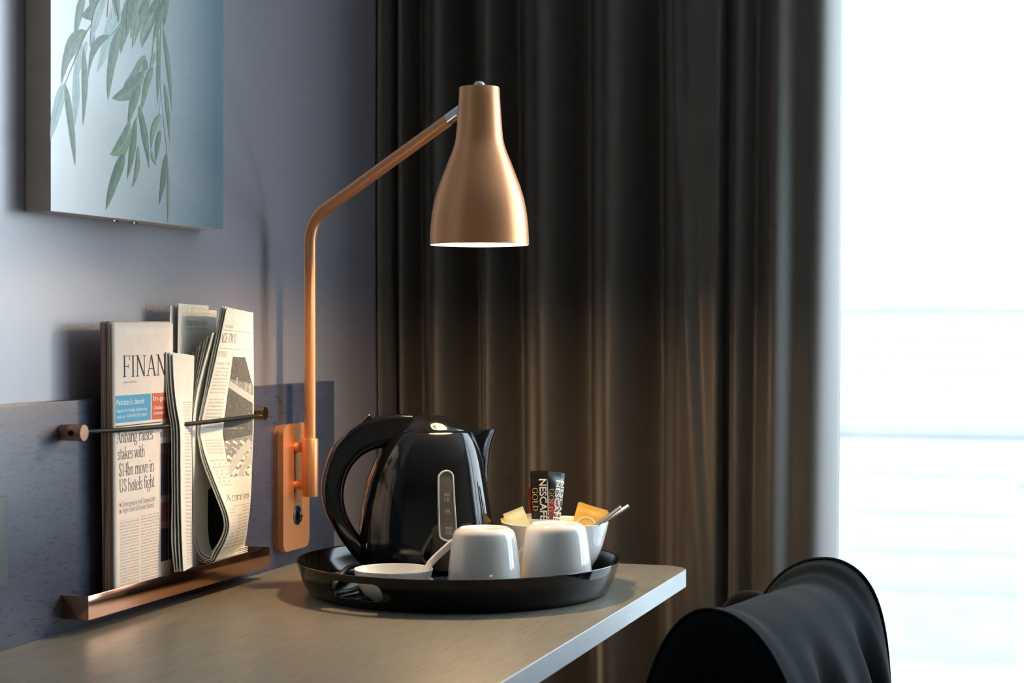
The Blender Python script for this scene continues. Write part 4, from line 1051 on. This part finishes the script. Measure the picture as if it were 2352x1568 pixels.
packet('coffee_stick', 'coffee stick turned edge-on at the back of the sticks', 'coffee stick', s0(1263, 2.586, ZT+.014), Vector((0, 0, 1))+.11*RV+.05*TV, RV*.55+TV*.83, .0245, .137, .006, [FOIL], group='coffee sticks', prints=stick_prints(.0245, .137))
packet('coffee_stick', 'red coffee stick showing behind the frontmost stick', 'coffee stick', s0(1238, 2.586, ZT+.014), Vector((0, 0, 1))-.06*RV+.02*TV, RV*.8+TV*.6, .0245, .116, .006, [FOILR], group='coffee sticks')
def ring_prints(wd, hgt):
    V, F = [], []
    for k in range(25):
        a = 2*PI*k/24
        for r in (.010, .0125): V.append((r*math.cos(a)*1.2-.002, hgt*.55+r*math.sin(a)))
    for k in range(24): F.append([2*k, 2*k+1, 2*k+3, 2*k+2])
    return [('swirl_print', [(V, F)], PALEY, 0)]
packet('sachet', 'orange sachet with pale swirl at right of the sachet bowl', 'sachet', s0(1334, 2.552, ZT+.046), Vector((0, 0, 1))+.30*RV+.25*TV, RV-.06*Vector((0, 0, 1)), .043, .064, .005, [ORA], seam=.004, group='sachets', prints=ring_prints(.043, .064))
packet('sachet', 'orange sachet tucked behind the swirl sachet', 'sachet', s0(1334, 2.575, ZT+.048), Vector((0, 0, 1))+.36*RV+.12*TV, RV-.07*Vector((0, 0, 1)), .043, .059, .004, [ORA], seam=.004, group='sachets')
packet('sachet', 'yellow sachet at the left rim of the sachet bowl', 'sachet', s0(1207, 2.572, ZT+.048), Vector((0, 0, 1))*1.0-.42*RV+.2*TV, RV+.45*Vector((0, 0, 1)), .036, .050, .004, [YEL], seam=.004, group='sachets')
packet('sachet', 'pale yellow sachet with pointed corner at the left of the bowl', 'sachet', s0(1214, 2.550, ZT+.046), Vector((0, 0, 1))-.40*RV+.2*TV, RV*.75-.1*TV-.45*Vector((0, 0, 1)), .030, .060, .004, [PALEY], seam=.004, group='sachets')
packet('sachet', 'white sugar sachet left of the coffee sticks', 'sachet', s0(1224, 2.562, ZT+.043), Vector((0, 0, 1))-.1*RV+.12*TV, RV+.15*Vector((0, 0, 1)), .034, .053, .004, [WHP], seam=.004, group='sachets')
packet('sachet', 'white sugar sachet in front of the coffee sticks', 'sachet', s0(1246, 2.536, ZT+.036), Vector((0, 0, 1))+.02*RV+.02*TV, RV+.02*Vector((0, 0, 1)), .032, .0545, .003, [WHP], seam=.004, group='sachets')
STEEL = mat('brushed_steel', (.74, .74, .74), .28, metal=1.0, var=.03)
def spoon(label, p0, p1, tip):
    p0, p1 = Vector(p0), Vector(p1); d = (p1-p0).normalized(); n = 14
    t = thing('teaspoon', label, 'spoon', p0, 'teaspoons')
    P = [p0+(p1-p0)*(k/n) for k in range(n+1)]
    wdt = [.0026+.0014*(k/n)**2 for k in range(n+1)]
    upv = (Vector((0, 0, 1))-d*d.z).normalized()
    mk('handle', *tube(P, 1.0, sect=[(a*.5, b) for a, b in superell(.003, .0034, 3, 16)], up=(upv*.75-TV*.65)), STEEL, t)
    rings = []
    for k in range(9):
        s_ = k/8; c_ = p0-d*(.028*s_)+Vector((0, 0, -.001)); hw = .0028+.008*math.sin(PI*min(1, s_*.93+.07))**.8
        sd_ = d.cross(upv).normalized()
        rings.append([c_+sd_*hw*a+upv*(.0035*(a*a-1)*math.sin(PI*s_)+b) for a, b in [(-1, 0), (-.5, 0), (0, 0), (.5, 0), (1, 0), (.5, .0008), (0, .0008), (-.5, .0008)]])
    mk('spoon_bowl', *loft(rings), STEEL, t)
spoon('steel teaspoon leaning out of the sachet bowl, longer of the two', K(1340, 2.545, ZT+.0700), K(1444, 2.535, 1.103-(1161-748)*2.535/4200), 0)
spoon('steel teaspoon leaning out of the sachet bowl, shorter and nearer', K(1332, 2.532, ZT+.0660), K(1426, 2.515, 1.103-(1164-748)*2.515/4200), 0)

# ------------------------------------------------------------------ chair
CA, CB = Vector((.795, 1.915, 0)), Vector((.857, 2.38, 0)); ce = (CB-CA).normalized(); cf = Vector((ce.y, -ce.x, 0)); CW = (CB-CA).length
ch = thing('desk_chair', 'charcoal fabric chair with loose folds on its back beside the desk', 'chair', (.80, 2.15, 0))
CZ = [(-.02, .797), (0, .801), (.05, .8005), (.15, .793), (.4, .790), (.65, .785), (.82, .780), (.90, .787), (.96, .798), (1.0, .801), (1.02, .799)]
BC = [(0, .121), (.3, .112), (.7, .092), (1.0, .079)]; BK = [(0, .12), (.6, .08), (1, .05)]; FC = [(0, .0956), (.5, .09), (1.0, .118)]
FOLD = [(0, 0), (.12, .004), (.22, .010), (.34, -.020), (.46, .012), (.60, .004), (.70, .012), (.80, -.022), (.90, .012), (.96, .006), (1, 0)]
def chair_pt(s_, a):
    h = a*a*.36; zc = sinterp(CZ, s_)
    if a >= 0:
        off = interp(BC, s_)*math.sqrt(1-math.exp(-h/interp(BK, s_))); off += sinterp(FOLD, s_)*min(1, max(0, (h-.03)/.14))*1.3+.02*h
    else:
        off = -interp(FC, s_)*math.sqrt(1-math.exp(-h/(.12-.044*s_)))-.02*h
    return CA+ce*(CW*s_)+cf*off+Vector((0, 0, zc-h))
NA = 48
V, F = grid(lambda i, j: chair_pt(i, -1+2*j), 72, NA)
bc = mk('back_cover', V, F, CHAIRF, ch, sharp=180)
def end_panel(s_, out):
    rows = []
    for k in range(25):
        a = k/24; p, q = chair_pt(s_, a), chair_pt(s_, -a); r_ = []
        for j in range(13):
            t = j/12; bl = out*.030*math.sin(PI*t)**.6*min(1, a*2.2)
            r_.append(q.lerp(p, t)+ce*bl)
        rows.append(r_)
    return loft(rows, False, False, closed=False)
mk('side_panel', *end_panel(0, -1), CHAIRF, ch, sharp=180)
mk('side_panel', *end_panel(1, 1), CHAIRF, ch, sharp=180)
for s_ in (0, 1): mk('piping', *tube([chair_pt(s_, -1+2*j/60) for j in range(61)], .0032, 8), CHAIRF, ch, sharp=180)
sx = lambda s_, o_, z: CA+ce*(CW*s_)+cf*o_+Vector((0, 0, z))
def cbox(s0_, s1_, o0, o1, z0, z1, bev):
    V, F = box(0, 1, 0, 1, 0, 1); V, F = box(0, CW*(s1_-s0_), 0, o1-o0, z0, z1, bev, 3)
    return [CA+ce*(CW*s0_+v.x)+cf*(o0+v.y)+Vector((0, 0, v.z)) for v in V], F
mk('seat', *cbox(0.0, 1.0, -.40, .10, .39, .48, .03), CHAIRF, ch)
for a, b in ((.06, -.34), (.94, -.34), (.06, .04), (.94, .04)):
    p, q = sx(a, b, .40), sx(a+(.04 if a > .5 else -.04), b*1.05, 0.0)
    mk('leg', *tube([q, p], [.011, .016], 14), BLACKS, ch)
ap = smoothpath([sx(1.00, -.045, .45), sx(1.02, -.050, .58), sx(1.04, -.062, .66), sx(1.06, -.080, .705), sx(1.07, -.105, .731), sx(1.07, -.130, .727), sx(1.06, -.150, .695), sx(1.04, -.160, .64), sx(1.0, -.160, .45)], 6)
mk('armrest', *tube(ap, .017, 16), CHAIRF, ch, sharp=180)
